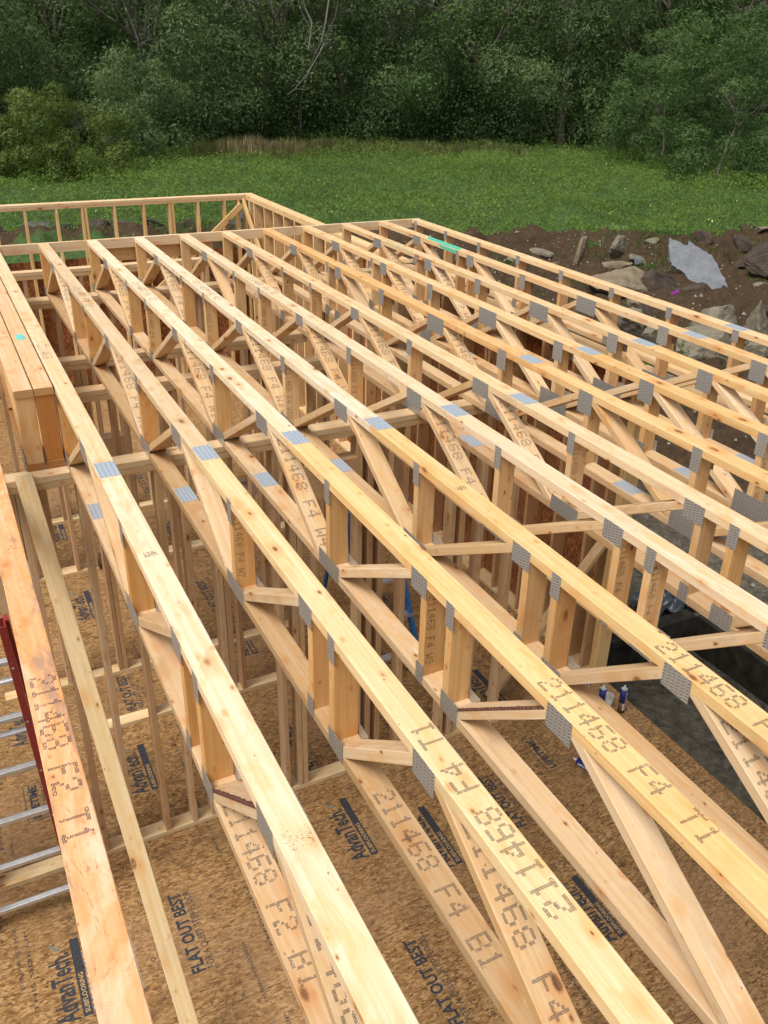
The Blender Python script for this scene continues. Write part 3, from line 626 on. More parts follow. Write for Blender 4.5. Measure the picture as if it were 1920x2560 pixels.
# ------------------------------------------------------------------ glue tubes, cup, scraps
LBL = solid('navy_label', (.012, .018, .13), .4); BRN = solid('brown_label', (.13, .055, .02), .45); WHT = solid('white_plastic', (.72, .72, .70), .4); REDP = solid('red_plastic', (.55, .03, .015), .4)
SILV = solid('silver_cap', (.6, .6, .6), .3, .7)
def wrap_text(mb, txt, size, r, ang0, z0, mi, fit, dirn=1):
    """text runs up the tube, wrapped round it"""
    V, P = text_mesh(txt, size, .0012); w = max(x for x, _ in V); k = fit / w
    vv = []
    for x, y in V:
        a = ang0 + y / r * -1; vv.append(mb.bm.verts.new(((r + .0006) * math.cos(a), (r + .0006) * math.sin(a), z0 + x * k)))
    for p in P:
        try: f = mb.bm.faces.new([vv[i] for i in reversed(p)]); f.material_index = mi
        except ValueError: pass
def tube_obj(label, loc, rot=(0, 0, 0), red=False, nozzle=True):
    t = empty('glue_tube', loc); t.rotation_euler = (0, 0, 0); tag(t, label, 'glue tube', 'construction glue tubes by the opening')
    R = Matrix.Translation(Vector(loc)) @ Matrix.Rotation(rot[2], 4, 'Z') @ Matrix.Rotation(rot[1], 4, 'Y')
    mb = MB().tube((0, 0, 0), (0, 0, .105), .0295, 24, 0).tube((0, 0, .105), (0, 0, .235), .0295, 24, 1)
    mb.tube((0, 0, -.002), (0, 0, .006), .0272, 24, 1)
    wrap_text(mb, 'HEAVY DUTY', .022, .0295, math.radians(-70), .115, 2, .105); wrap_text(mb, 'NAILS', .03, .0295, math.radians(-78), .03, 2, .075); wrap_text(mb, 'LIQUID', .016, .0295, math.radians(-110), .03, 2, .07)
    o = mb.build('tube_body', [REDP if red else BRN, LBL, WHT], t); o.matrix_parent_inverse = Matrix.Translation(-Vector(loc)) @ R
    mb = MB().tube((0, 0, .236), (0, 0, .240), .0262, 24, 0).tube((0, 0, .24), (0, 0, .258), .008, 12, 1).tube((0, 0, .258), (0, 0, .275), .007, 12, 1, r1=.004)
    o = mb.build('nozzle', [SILV, WHT], t); o.matrix_parent_inverse = Matrix.Translation(-Vector(loc)) @ R
    return t
tube_obj('navy and brown glue tube standing alone at the floor edge, right of the plastic cup', (4.0, -4.30, FZ), (0, 0, math.radians(10)))
tube_obj('navy glue tube with a silver top standing left of the plastic cup', (3.845, -4.22, FZ), (0, 0, math.radians(25)))
tube_obj('navy glue tube farthest left of the group, mostly hidden behind a truss web', (3.80, -4.07, FZ), (0, 0, math.radians(-10)))
tube_obj('red and navy glue tube lying on the printed floor beside the lifetime stamp', (3.36, -4.86, FZ + .028), (0, math.radians(-90), math.radians(-72)), red=True)
s = NT('clear_plastic'); s.set(**{'Base Color': (.85, .87, .86), 'Roughness': .2, 'Transmission Weight': .55, 'IOR': 1.2}); CUPM = s.m
cup = tag(MB().tube((3.93, -4.20, FZ), (3.93, -4.20, FZ + .12), .040, 20, 0, r1=.052, cap=False).tube((3.93, -4.20, FZ + .001), (3.93, -4.20, FZ + .008), .033, 20, 0).tube((3.93, -4.20, FZ + .05), (3.93, -4.20, FZ + .052), .038, 20, 0).build('plastic_cup', CUPM), 'cloudy plastic cup between the standing glue tubes', 'cup')
tag(MB().member((3.30, -5.02, FZ + .008), (3.36, -5.10, FZ + .008), (1, 0, 0), .02, .008, endmi=0).build('plastic_scrap', REDP), 'upper of two small red plastic scraps on the floor beside the pale web', 'scrap', 'red plastic scraps')
tag(MB().member((3.29, -5.18, FZ + .008), (3.33, -5.25, FZ + .008), (1, 0, 0), .018, .008, endmi=0).build('plastic_scrap', REDP), 'lower and paler of two red plastic scraps on the floor', 'scrap', 'red plastic scraps')
tag(MB().member((3.30, -3.28, FZ + .02), (3.38, -3.40, FZ + .02), (1, 0, 0), .05, .022).build('wood_offcut', WM, None, (.45, .28, .14)), 'small brown wood offcut lying on the floor behind the third truss', 'offcut')
# string line
STR = solid('white_string', (.7, .7, .68), .8)
tag(MB().tube((4.6, -2.2, -3.45), (6.2, -9.0, -3.45), .0035, 6).build('string_line', STR), 'thin white string stretched above the mud right of the opening', 'string')
TRENCH = solid('trench_dark', (.030, .027, .021), .95, noise=.7, scale=5, spec=.1, bump=.9)  # raised boxes stand in for the trench, its dark put into the colour
dw = empty('trench_standin', (6.1, -5, -4.6)); tag(dw, 'dark low boxes standing in for the trench outside the opening at the right', 'trench stand-in', None, 'thing')
MB().box(6.0, 6.2, -9.5, -3.2, -4.6, -3.60).build('trench_standin_box', TRENCH, dw)
MB().box(4.7, 5.998, -3.2, -3.05, -4.6, -3.603).build('trench_standin_box', TRENCH, dw)
# folded plastic sheet
def sheet(name, cx, cy, z, sx, sy, seed, mat):
    mb = MB(); n = 22; r = random.Random(seed); ph = [r.uniform(0, 6) for _ in range(6)]; g = {}
    for i in range(n):
        for j in range(n):
            a, b = i / (n - 1) - .5, j / (n - 1) - .5
            h = .05 * math.sin(a * 17 + ph[0] + 3 * b) + .04 * math.sin(b * 23 + ph[1]) + .03 * math.sin((a + b) * 31 + ph[2])
            e = 1 + .12 * math.sin(7 * math.atan2(b, a) + ph[3])
            g[i, j] = mb.bm.verts.new((cx + a * sx * e + b * .1, cy + b * sy * e, z + .09 + h))
    for i in range(n - 1):
        for j in range(n - 1): f = mb.bm.faces.new((g[i, j], g[i + 1, j], g[i + 1, j + 1], g[i, j + 1])); f.smooth = True
    return mb.build(name, mat)
tag(sheet('plastic_sheet', 6.3, -2.5, -3.98, .75, .55, 4, solid('blue_grey_sheet', (.045, .055, .068), .28, noise=.2)), 'crumpled blue grey plastic sheet lying on the ground beyond the opening', 'plastic sheet')

# ------------------------------------------------------------------ ground
GZ = -4.0
def hash2(x, y): return (np.sin(x * 127.1 + y * 311.7) * 43758.5453) % 1.0
def vnoise(x, y):
    xi, yi = np.floor(x), np.floor(y); xf, yf = x - xi, y - yi; xf = xf * xf * (3 - 2 * xf); yf = yf * yf * (3 - 2 * yf)
    a, b, c, d = hash2(xi, yi), hash2(xi + 1, yi), hash2(xi, yi + 1), hash2(xi + 1, yi + 1)
    return (a * (1 - xf) + b * xf) * (1 - yf) + (c * (1 - xf) + d * xf) * yf
def fbm(x, y, o=5):
    s_ = 0; a = .5
    for k in range(o): s_ = s_ + a * (vnoise(x * 2 ** k + 17 * k, y * 2 ** k) - .5); a *= .5
    return s_
def berm_y(x):      # far edge of the dug-up soil, where the meadow starts
    return np.interp(x, [-20, 0, 2, 6, 10, 14, 18, 20, 22, 24, 26, 34, 60], [23.5, 23.5, 23.3, 23.2, 21.8, 19.0, 17.6, 16.6, 14.6, 14.6, 12.4, 9, 2])
def gheight(x, y):
    x = np.asarray(x, float); y = np.asarray(y, float)
    by = berm_y(x); d = by - y                       # >0 on the dug side
    h = GZ + .38 * np.exp(-((d - 1.6) / 1.3) ** 2) * (1 + 1.2 * fbm(x * .5, y * .5)) + .25 * fbm(x * .35, y * .35, 4)
    dug = 1 / (1 + np.exp(-(d - .6) * 3))
    h = h + dug * (.95 * fbm(x * .8, y * .8, 5) + .55 * fbm(x * 3, y * 3, 4)) + (1 - dug) * .22 * fbm(x * .5, y * .5, 3)
    near = np.clip((8 - np.hypot(x - 5, y + 4)) / 4, 0, 1)
    return h * (1 - near) + near * (GZ + .10 * fbm(x * 2, y * 2, 5))
def grid_mesh(name, xs, ys, mat, hf):
    X, Y = np.meshgrid(xs, ys); Z = hf(X, Y); n, m = len(xs), len(ys)
    co = np.stack([X, Y, Z], -1).reshape(-1, 3)
    i = np.arange(n - 1)[None, :] + np.arange(m - 1)[:, None] * n
    F = np.stack([i, i + 1, i + n + 1, i + n], -1).reshape(-1, 4)
    me = bpy.data.meshes.new(name); me.from_pydata(co.tolist(), [], F.tolist()); me.materials.append(mat)
    me.polygons.foreach_set('use_smooth', [True] * len(F)); return link_mesh(name, me)
def make_ground():
    s = NT('soil_and_turf'); g = s.new('ShaderNodeNewGeometry').outputs['Position']
    at = s.new('ShaderNodeAttribute'); at.attribute_name = 'turf'
    a, _ = s.noise(g, 1.3, 6, .65); b, _ = s.noise(g, 9, 5, .7); c, _ = s.noise(g, 45, 3, .7)
    soil = s.mix(s.ramp(b, [(.3, 0.0), (.7, 1.0)]), (.028, .016, .007), (.096, .058, .028))
    soil = s.mix(s.ramp(a, [(.45, 0.0), (.7, .7)]), soil, (.050, .033, .018))
    vo = s.new('ShaderNodeTexVoronoi', feature='F1'); vo.inputs['Scale'].default_value = 11; s.l(g, vo.inputs['Vector'])
    sc = s.new('ShaderNodeSeparateColor'); s.l(vo.outputs['Color'], sc.inputs[0])
    st = s.math('MULTIPLY', s.math('GREATER_THAN', sc.outputs[0], .93), s.ramp(vo.outputs['Distance'], [(.18, 1.0), (.3, 0.0)]))
    soil = s.mix(st, soil, s.ramp(sc.outputs[1], [(0, (.16, .14, .12)), (1, (.42, .40, .36))]))
    mud = s.mix(s.ramp(b, [(.35, 0.0), (.65, 1.0)]), (.060, .052, .036), (.165, .145, .105)); mud = s.mix(s.ramp(c, [(.5, 0.0), (.8, .5)]), mud, (.20, .18, .14)); mud = s.mix(s.ramp(s.noise(g, 3.2, 7, .75, 1.5)[0], [(.52, 0.0), (.62, .75)]), mud, (.035, .030, .022))
    turf = s.mix(s.ramp(b, [(.3, 0.0), (.7, 1.0)]), (.030, .062, .014), (.075, .13, .032))
    sx = s.new('ShaderNodeSeparateXYZ'); s.l(g, sx.inputs[0])
    dn = s.math('SUBTRACT', 1.0, s.math('DIVIDE', s.math('SUBTRACT', s.math('ADD', sx.outputs[0], sx.outputs[1]), 2.0), 9.0)); dn = s.ramp(dn, [(.2, 0.0), (.6, 1.0)])
    col = s.mix(dn, soil, mud)
    tf = s.math('ADD', at.outputs['Fac'], s.math('MULTIPLY', s.math('SUBTRACT', a, .5), 1.3)); tf = s.ramp(tf, [(.45, 0.0), (.55, 1.0)])
    col = s.mix(tf, col, turf)
    s.bump(s.math('ADD', b, c), .9, .04)
    return s.set(**{'Base Color': col, 'Roughness': .9, 'Specular IOR Level': .25})
GM = make_ground()
xs = np.concatenate([np.arange(-70, -8, 1.2), np.arange(-8, 32, .13), np.arange(32, 110, 1.4)]); ys = np.concatenate([np.arange(-14, 26, .13), np.arange(26, 110, 1.1)])
ground = grid_mesh('ground', xs, ys, GM, gheight); tag(ground, kind='structure')
me = ground.data; co = np.empty(len(me.vertices) * 3); me.vertices.foreach_get('co', co); co = co.reshape(-1, 3)
tv = 1 / (1 + np.exp((berm_y(co[:, 0]) - co[:, 1] - .2) * 1.6)); tv = np.maximum(tv, 1 / (1 + np.exp(-(berm_y(co[:, 0]) - 2.2 - co[:, 1]) * 2.5)) / (1 + np.exp((co[:, 0] - 5.6) * 1.5)) * (co[:, 1] > 8)); at = me.attributes.new('turf', 'FLOAT', 'POINT'); at.data.foreach_set('value', tv.astype(np.float32))
far = tag(MB().box(-900, 900, -300, 900, GZ - 1.4, GZ - 1.2).build('terrain', solid('far_turf', (.03, .06, .015), .95)), kind='structure')

# ------------------------------------------------------------------ foliage helpers
def leaf_mat(name, c0, c1, c2, tr=.35):
    s = NT(name); at = s.new('ShaderNodeAttribute'); at.attribute_name = 'leaf'
    col = s.ramp(at.outputs['Fac'], [(0, c0), (.5, c1), (1, c2)])
    s.set(**{'Base Color': col, 'Roughness': .6, 'Specular IOR Level': .25})
    tl = s.new('ShaderNodeBsdfTranslucent'); s.l(s.mix(1.0, col, (1.0, 1.0, .6), 'MULTIPLY'), tl.inputs[0])
    mx = s.new('ShaderNodeMixShader'); mx.inputs[0].default_value = tr; s.l(s.b.outputs[0], mx.inputs[1]); s.l(tl.outputs[0], mx.inputs[2])
    s.l(mx.outputs[0], s.n['Material Output'].inputs[0]); return s.m
def quads_mesh(name, P, A, B, val, mat):
    """P centre, A,B half axes (n,3)"""
    n = len(P); co = np.stack([P - A, P + B * .6, P + A, P - B * .6], 1).reshape(-1, 3)
    me = bpy.data.meshes.new(name); me.vertices.add(n * 4); me.vertices.foreach_set('co', co.ravel().astype(np.float32))
    me.loops.add(n * 4); me.loops.foreach_set('vertex_index', np.arange(n * 4, dtype=np.int32))
    me.polygons.add(n); me.polygons.foreach_set('loop_start', np.arange(0, n * 4, 4, dtype=np.int32))
    try: me.polygons.foreach_set('loop_total', np.full(n, 4, dtype=np.int32))
    except Exception: pass
    me.update(calc_edges=True)
    a = me.attributes.new('leaf', 'FLOAT', 'FACE'); a.data.foreach_set('value', val.astype(np.float32)); me.materials.append(mat)
    return me
def rvec(R, n): v = R.normal(size=(n, 3)); return v / np.linalg.norm(v, axis=1)[:, None]
def crown_mesh(name, seed, W, H, nl, lobes, mat, leaf=.10, lob_r=(.7, 1.3), zmin=.12, squash=.8):
    """leaves spread through overlapping lobes that make up an uneven crown"""
    R = np.random.default_rng(seed)
    c = []
    while len(c) < lobes:
        p = R.uniform(-1, 1, 3)
        if np.linalg.norm(p) > 1 or (np.linalg.norm(p) < .45 and R.random() < .7): continue
        zz = p[2] * .5 + .5; ww = 1.0 if zz > .5 else 1.0 + .35 * (.5 - zz)
        c.append((p[0] * W / 2 * ww, p[1] * W / 2 * ww, H * (zmin + (1 - zmin) * max(0, zz * 1.12 - .12))))
    c = np.array(c); r = R.uniform(*lob_r, lobes); tone = R.uniform(0, 1, lobes)
    k = R.integers(0, lobes, nl); d = rvec(R, nl); d[:, 2] = np.abs(d[:, 2]) * np.where(R.random(nl) < .72, 1, -1)
    rad = r[k] * R.uniform(.72, 1, nl) * (1 + .25 * np.sin(d[:, 0] * 7 + tone[k] * 9) * np.sin(d[:, 1] * 6 + tone[k] * 5))
    sprig = R.random(nl) < .1; rad[sprig] *= R.uniform(1.05, 1.4, sprig.sum())
    P = c[k] + d * rad[:, None] * np.array([1, 1, squash])
    P[:, 2] = np.maximum(P[:, 2], .1)
    N = d + rvec(R, nl) * .75; N /= np.linalg.norm(N, axis=1)[:, None]
    A = np.cross(N, rvec(R, nl)); A /= np.linalg.norm(A, axis=1)[:, None]; B = np.cross(N, A)
    sz = leaf * R.uniform(.6, 1.5, nl)[:, None]
    val = np.clip(.42 * tone[k] + .58 * R.random(nl), 0, 1)
    return quads_mesh(name, P, A * sz, B * sz * .5, val, mat)
WILLOW = leaf_mat('willow_leaves', (.058, .098, .034), (.112, .168, .060), (.175, .235, .105))
DARKL = leaf_mat('dark_leaves', (.038, .074, .020), (.072, .128, .036), (.122, .190, .062))
BRIGHT = leaf_mat('fresh_leaves', (.045, .095, .016), (.080, .155, .028), (.135, .225, .050))
OLIVE = leaf_mat('olive_bush_leaves', (.050, .088, .015), (.105, .150, .030), (.190, .225, .058))
BARK = solid('grey_bark', (.13, .11, .09), .9, noise=.35, scale=14, bump=.6)
DEADB = solid('bleached_bark', (.12, .11, .095), .9, noise=.3, scale=14, bump=.5)
def trunk_mesh(name, seed, H, r0, limbs=6, spread=.5, mat=None):
    R = random.Random(seed); mb = MB()
    def branch(p, d, L, r, depth):
        segs = 5; q_ = Vector(p); dd = Vector(d).normalized()
        for i in range(segs):
            nd = (dd + Vector((R.uniform(-1, 1), R.uniform(-1, 1), R.uniform(-.2, .6))) * .22).normalized(); e = q_ + nd * L / segs
            mb.tube(q_, e, r * (1 - i / segs * .7), 7, 0, r1=r * (1 - (i + 1) / segs * .7), cap=False); q_, dd = e, nd
            if depth > 0 and i >= 1:
                for _ in range(limbs if depth > 1 and i > 1 else 2):
                    if R.random() < .6:
                        sd_ = (dd + Vector((R.uniform(-1, 1), R.uniform(-1, 1), R.uniform(-.1, .6))) * 1.1).normalized()
                        branch(q_, sd_, L * R.uniform(.35, .6), r * .45, depth - 1)
    branch((0, 0, -.2), (R.uniform(-.2, .2), R.uniform(-.2, .2), 1), H, r0, 2)
    me = bpy.data.meshes.new(name); mb.bm.to_mesh(me); mb.bm.free(); me.materials.append(mat or BARK); return me
def gh(x, y): return float(gheight(np.array([x]), np.array([y]))[0])
CROWN = {'willow': [crown_mesh('willow_crown', 10 + k, 10 + k, 13 + k, 44000, 60, WILLOW, .095, (1.1, 2.1), .02) for k in range(3)],
         'dark': [crown_mesh('dark_crown', 30 + k, 9 + k, 13, 38000, 70, DARKL, .10, (.8, 1.6), .02) for k in range(2)],
         'fresh': [crown_mesh('fresh_crown', 40, 9, 14, 36000, 60, BRIGHT, .11, (.9, 1.7), .1)],
         'small': [crown_mesh('small_willow_crown', 50, 5, 5.2, 26000, 36, WILLOW, .075, (.5, 1.0), .02)],
         'bush': [crown_mesh('bush_crown', 60, 6.6, 3.7, 34000, 46, OLIVE, .07, (.42, .85), .02)],
         'right': [crown_mesh('right_crown', 70, 7, 7.5, 36000, 60, DARKL, .075, (.5, 1.1), .02)]}
TRUNK = {'big': [trunk_mesh('trunk_limbs', 80 + k, 9, .28) for k in range(3)], 'small': [trunk_mesh('small_trunk_limbs', 90, 3.2, .10)], 'bush': [trunk_mesh('bush_stems', 95, 2.4, .06, 5)]}
def tree(kind, x, y, label, sc=1.0, rz=0.0, sz=1.0, name='broadleaf_tree', idx=0, group='trees along the far side of the meadow', cat='tree'):
    t = empty(name, (0, 0, 0)); tag(t, label, cat, group)
    c = bpy.data.objects.new('crown', CROWN[kind][idx % len(CROWN[kind])]); COL.objects.link(c); c.parent = t
    tk = TRUNK['big' if kind in ('willow', 'dark', 'fresh') else ('bush' if kind == 'bush' else 'small')]; b = bpy.data.objects.new('trunk', tk[idx % len(tk)]); COL.objects.link(b); b.parent = t
    t.location = (x, y, gh(x, y) - .05); t.rotation_euler = (0, 0, rz); t.scale = (sc, sc, sc * sz)
    return t
T = [('willow', 1.5, 50, 'big grey green willow in the upper left corner'), ('dark', 8.5, 56, 'dark tree in the gap right of the corner willow'),
     ('willow', 14, 53, 'broad willow behind the small silvery shrub, left of the bare dead trunk'), ('willow', 20.5, 51.5, 'pale willow just left of the bare dead trunk'),
     ('willow', 26.5, 51, 'willow directly right of the bare dead trunk'), ('dark', 31.5, 50, 'dark willow near the middle above the reeds'), ('willow', 36, 47.5, 'rounded willow in the centre of the tree line'),
     ('willow', 39.5, 44, 'silver green willow right of centre reaching down to the grass'), ('dark', 43.5, 41.5, 'deep green tree at the dark notch of the meadow on the right'),
     ('fresh', 50, 47, 'brighter green tree behind the right end of the tree line'), ('dark', 48, 38, 'dense dark tree near the right edge behind the overhanging one')]
for i, (k, x, y, lb) in enumerate(T): tree(k, x, y, lb, sc=1.0 + .08 * ((i * 7) % 3), rz=i * 1.37, idx=i)
BK = [('fresh', -4, 64, 'tall tree behind the far left willow'), ('dark', 5, 66, 'tall dark back tree at upper left'), ('fresh', 13, 67, 'tall yellowish back tree behind the left willows'), ('dark', 22, 65, 'tall back tree behind the dead trunk'),
      ('fresh', 30, 64, 'bright back tree above the centre willows'), ('dark', 38, 61, 'back tree behind the centre right willows'), ('fresh', 46, 57, 'tall back tree at upper right'), ('dark', 55, 52, 'back tree behind the right edge'), ('dark', -12, 58, 'back tree beyond the left edge'), ('dark', 62, 42, 'far right back tree')]
for i, (k, x, y, lb) in enumerate(BK): tree(k, x, y, lb, sc=1.45, rz=i * 2.1, idx=i, group='taller trees behind the front row')
tree('small', 11.2, 43.5, 'small silvery shrub willow between the olive bush and the reeds', rz=.6, name='shrub_willow', group=None, cat='shrub')
tree('bush', 6.2, 38.2, 'olive green leafy bush standing on the grass at the left', rz=.3, name='bush', group=None, cat='bush')
tree('bush', 1.0, 40.0, 'darker half of the bush thicket at the left edge', rz=2.3, sc=.9, name='bush', group=None, cat='bush')
tree('right', 36.2, 26.5, 'overhanging dark tree at the right edge reaching over the meadow', rz=1.1, name='broadleaf_tree', sc=1.05, group=None)
tree('right', 38.5, 33.0, 'rounded green tree right of the meadow notch', rz=2.9, name='broadleaf_tree', sc=.95, group=None)
def limbs(label, lines, base):
    mb = MB()
    for pts, r in lines:
        for k in range(len(pts) - 1): mb.tube(pts[k], pts[k + 1], .62 * r * (1 - k / len(pts) * .6), 7, 0, r1=.62 * r * (1 - (k + 1) / len(pts) * .6), cap=False)
    return tag(mb.build('dead_tree', DEADB), label, 'dead tree')
limbs('bare bleached dead tree among the willows, one broken limb hanging down to the left', [
    ([(22.6, 49.5, GZ - .3), (22.3, 48.5, -1.2), (22.0, 45.2, 1.3), (22.0, 44.3, 1.9), (22.2, 44.2, 2.86), (22.6, 44.6, 4.07), (22.7, 44.8, 6.2)], .14),
    ([(22.0, 44.5, 1.2), (21.0, 43.9, 1.5), (21.25, 44.2, 2.2), (21.5, 44.5, 2.9), (21.35, 45.1, 3.6), (21.1, 45.3, 4.8)], .085),
    ([(22.0, 43.9, 1.9), (21.59, 43.6, 1.44), (20.8, 43.4, .42), (19.85, 43.35, -.51), (19.43, 43.4, -.76)], .055),
    ([(20.0, 43.3, -.45), (20.4, 43.1, -.5), (20.75, 42.95, -.35)], .025), ([(21.3, 44.3, 2.6), (20.9, 44.5, 3.4), (20.6, 44.7, 4.4)], .035), ([(22.3, 44.3, 2.4), (22.8, 44.2, 3.2), (23.1, 44.3, 4.3)], .035)], None)
limbs('thin bare forked dead branches showing at the top left of the tree line', [
    ([(13.0, 49.6, GZ), (12.6, 48.8, -.5), (12.45, 48.5, 1.84), (12.2, 48.8, 2.8), (11.95, 48.9, 3.6), (11.8, 49.0, 4.6)], .07), ([(12.5, 48.4, 1.6), (13.0, 48.2, 1.9), (13.1, 48.3, 2.8), (13.3, 48.4, 3.9)], .04)], None)
wd = quads_mesh('distant_wood', *(lambda R, n: (np.stack([R.uniform(-40, 90, n), R.uniform(70, 76, n) , R.uniform(-4, 24, n)], -1), rvec(R, n) * .45, rvec(R, n) * .4, R.random(n)))(np.random.default_rng(5), 40000), DARKL)
o = link_mesh('distant_wood', wd); tag(o, 'mass of dark wood closing the view behind all the trees', 'wood', kind='stuff')
cv = wd.vertices; cc_ = np.empty(len(cv) * 3); cv.foreach_get('co', cc_); cc_ = cc_.reshape(-1, 3); a_ = -math.radians(24); px_ = cc_[:, 0] - 20; py_ = cc_[:, 1] - 60
cc_[:, 0] = 20 + px_ * math.cos(a_) - py_ * math.sin(a_); cc_[:, 1] = 60 + px_ * math.sin(a_) + py_ * math.cos(a_); cv.foreach_set('co', cc_.ravel())

Ru = np.random.default_rng(17); nu = 70000; tt = Ru.uniform(0, 1, nu)
ux = np.interp(tt, [0, .4, .7, 1], [-12, 20, 38, 60]) + Ru.normal(0, 1.0, nu); uy = np.interp(tt, [0, .4, .7, 1], [49, 51, 46.5, 33]) + Ru.normal(0, 1.2, nu)
uz = gheight(ux, uy) + (2.2 + 2.4 * vnoise(ux * .35, uy * .35)) * Ru.uniform(0, 1, nu) ** .8
Nn = rvec(Ru, nu) + np.array([-.1, -.5, .6]); Nn /= np.linalg.norm(Nn, axis=1)[:, None]; Aa = np.cross(Nn, rvec(Ru, nu)); Aa /= np.linalg.norm(Aa, axis=1)[:, None]; Bb = np.cross(Nn, Aa)
o = link_mesh('undergrowth', quads_mesh('undergrowth', np.stack([ux, uy, uz], -1), Aa * .13, Bb * .08, Ru.random(nu) * .6, DARKL)); tag(o, 'dark tangled undergrowth filling the space below the trees', 'undergrowth', kind='stuff')
# ------------------------------------------------------------------ meadow, reeds
MEAD = leaf_mat('meadow_weeds', (.060, .115, .020), (.125, .205, .036), (.225, .310, .075))
R = np.random.default_rng(3)
def meadow(n):
    d = R.uniform(22, 62, n) ** 1.0; a = R.uniform(math.radians(-8), math.radians(62), n)
    d = np.sqrt(R.uniform(20 ** 2, 62 ** 2, n)); x = CAM.x + d * np.sin(a); y = CAM.y + d * np.cos(a)
    k = (y > berm_y(x) - 1.2 + 2.2 * fbm(x * .4, y * .4)) ; return x[k], y[k]
x, y = meadow(19000); k = 24; n = len(x) * k
patch = np.clip(.5 + 1.6 * fbm(x * .16, y * .16, 4), 0, 1); tone = R.random(len(x))
rr = R.uniform(.16, .50, len(x)); hh = (.10 + .80 * np.clip(.5 + 1.9 * fbm(x * .6 + 9, y * .6, 3), 0, 1)) * R.uniform(.6, 1.25, len(x)) * np.clip((y - berm_y(x) + 2.5) / 6, .3, 1)
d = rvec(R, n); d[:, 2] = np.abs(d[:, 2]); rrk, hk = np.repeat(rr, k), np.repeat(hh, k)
X = np.repeat(x, k) + d[:, 0] * rrk; Y = np.repeat(y, k) + d[:, 1] * rrk
P = np.stack([X, Y, gheight(X, Y) + hk * (.15 + d[:, 2] * .9) + R.normal(0, .03, n)], -1)
N = d * .8 + rvec(R, n) * .6 + np.array([0, 0, .3]); N /= np.linalg.norm(N, axis=1)[:, None]; A = np.cross(N, rvec(R, n)); A /= np.linalg.norm(A, axis=1)[:, None]; B = np.cross(N, A)
sz = R.uniform(.03, .08, n)[:, None]
o = link_mesh('meadow_plants', quads_mesh('meadow_plants', P, A * sz, B * sz * .45, np.clip(.42 * np.repeat(patch, k) + .38 * np.repeat(np.clip(.5 + 1.8 * fbm(x * .9 + 3, y * .9, 3), 0, 1), k) + .20 * d[:, 2] * R.random(n) ** .5, 0, 1), MEAD)); tag(o, 'dense bright green weeds and grass covering the meadow', 'meadow', kind='stuff')  # leaf tone rises towards clump tops, top light put into the colour
YF_ = leaf_mat('yellow_flowers', (.42, .36, .03), (.5, .45, .05), (.7, .65, .25))
x, y = meadow(900); n = len(x); P = np.stack([x, y, gheight(x, y) + .42], -1); A = rvec(R, n) * .05; B = np.cross(A, rvec(R, n))
o = link_mesh('wild_flowers', quads_mesh('wild_flowers', P, A, B, R.random(n), YF_)); tag(o, 'tiny yellow wild flowers scattered in the meadow', 'flowers', kind='stuff')
REED = leaf_mat('dry_reeds', (.07, .085, .028), (.20, .17, .08), (.40, .33, .19))
def reeds(n):
    t = R.uniform(0, 1, n) ** .9; xa = np.interp(t, [0, .55, 1], [14.5, 22.5, 33]); ya = np.interp(t, [0, .55, 1], [44.0, 43.0, 39.5]); return xa + R.normal(0, .5, n), ya + R.normal(0, .9, n), t
x, y, t_ = reeds(9000); n = len(x); h = R.uniform(.4, 1.15, n) * np.interp(t_, [0, .3, .6, 1], [.9, 1, .9, .6]) * (.7 + .6 * vnoise(x * .8, y * .8)); kp = vnoise(x * .45 + 3, y * .9) + .35 * R.random(n) > np.interp(t_, [0, .12, .35, .5, 1], [.55, .3, .3, .5, .7]); x, y, h, t_ = x[kp], y[kp], h[kp], t_[kp]; n = len(x)
P = np.stack([x, y, gheight(x, y) + h / 2], -1)
A = np.stack([R.normal(0, .08, n), R.normal(0, .08, n), h / 2], -1); B = rvec(R, n) * .035
o = link_mesh('reed_bed', quads_mesh('reed_bed', P, A, B, np.clip(R.random(n) * np.interp(t_, [0, .15, .3, .5, 1], [.4, .95, .9, .45, .25]) * (.4 + vnoise(x * .5, y * .5)), 0, 1), REED)); tag(o, 'strip of dry tan reeds at the foot of the willows', 'reeds', kind='stuff')
# grass tufts and weeds on the dug soil
TUFT = leaf_mat('tuft_grass', (.025, .06, .012), (.055, .13, .022), (.11, .20, .05))
tc = np.stack([R.uniform(3, 28, 900), R.uniform(2, 24, 900)], -1); tc = tc[(tc[:, 1] < berm_y(tc[:, 0])) & (fbm(tc[:, 0] * .3 + 5, tc[:, 1] * .3) > -.03)]
k = 40; n = len(tc) * k; X = np.repeat(tc[:, 0], k) + R.normal(0, .22, n); Y = np.repeat(tc[:, 1], k) + R.normal(0, .22, n); h = R.uniform(.05, .20, n)
P = np.stack([X, Y, gheight(X, Y) + h * .5], -1); A = np.stack([R.normal(0, .05, n), R.normal(0, .05, n), h * .6], -1); B = rvec(R, n) * .02
o = link_mesh('grass_tufts', quads_mesh('grass_tufts', P, A, B, R.random(n), TUFT)); tag(o, 'grass tufts growing on the dug soil between the rocks', 'grass', kind='stuff')

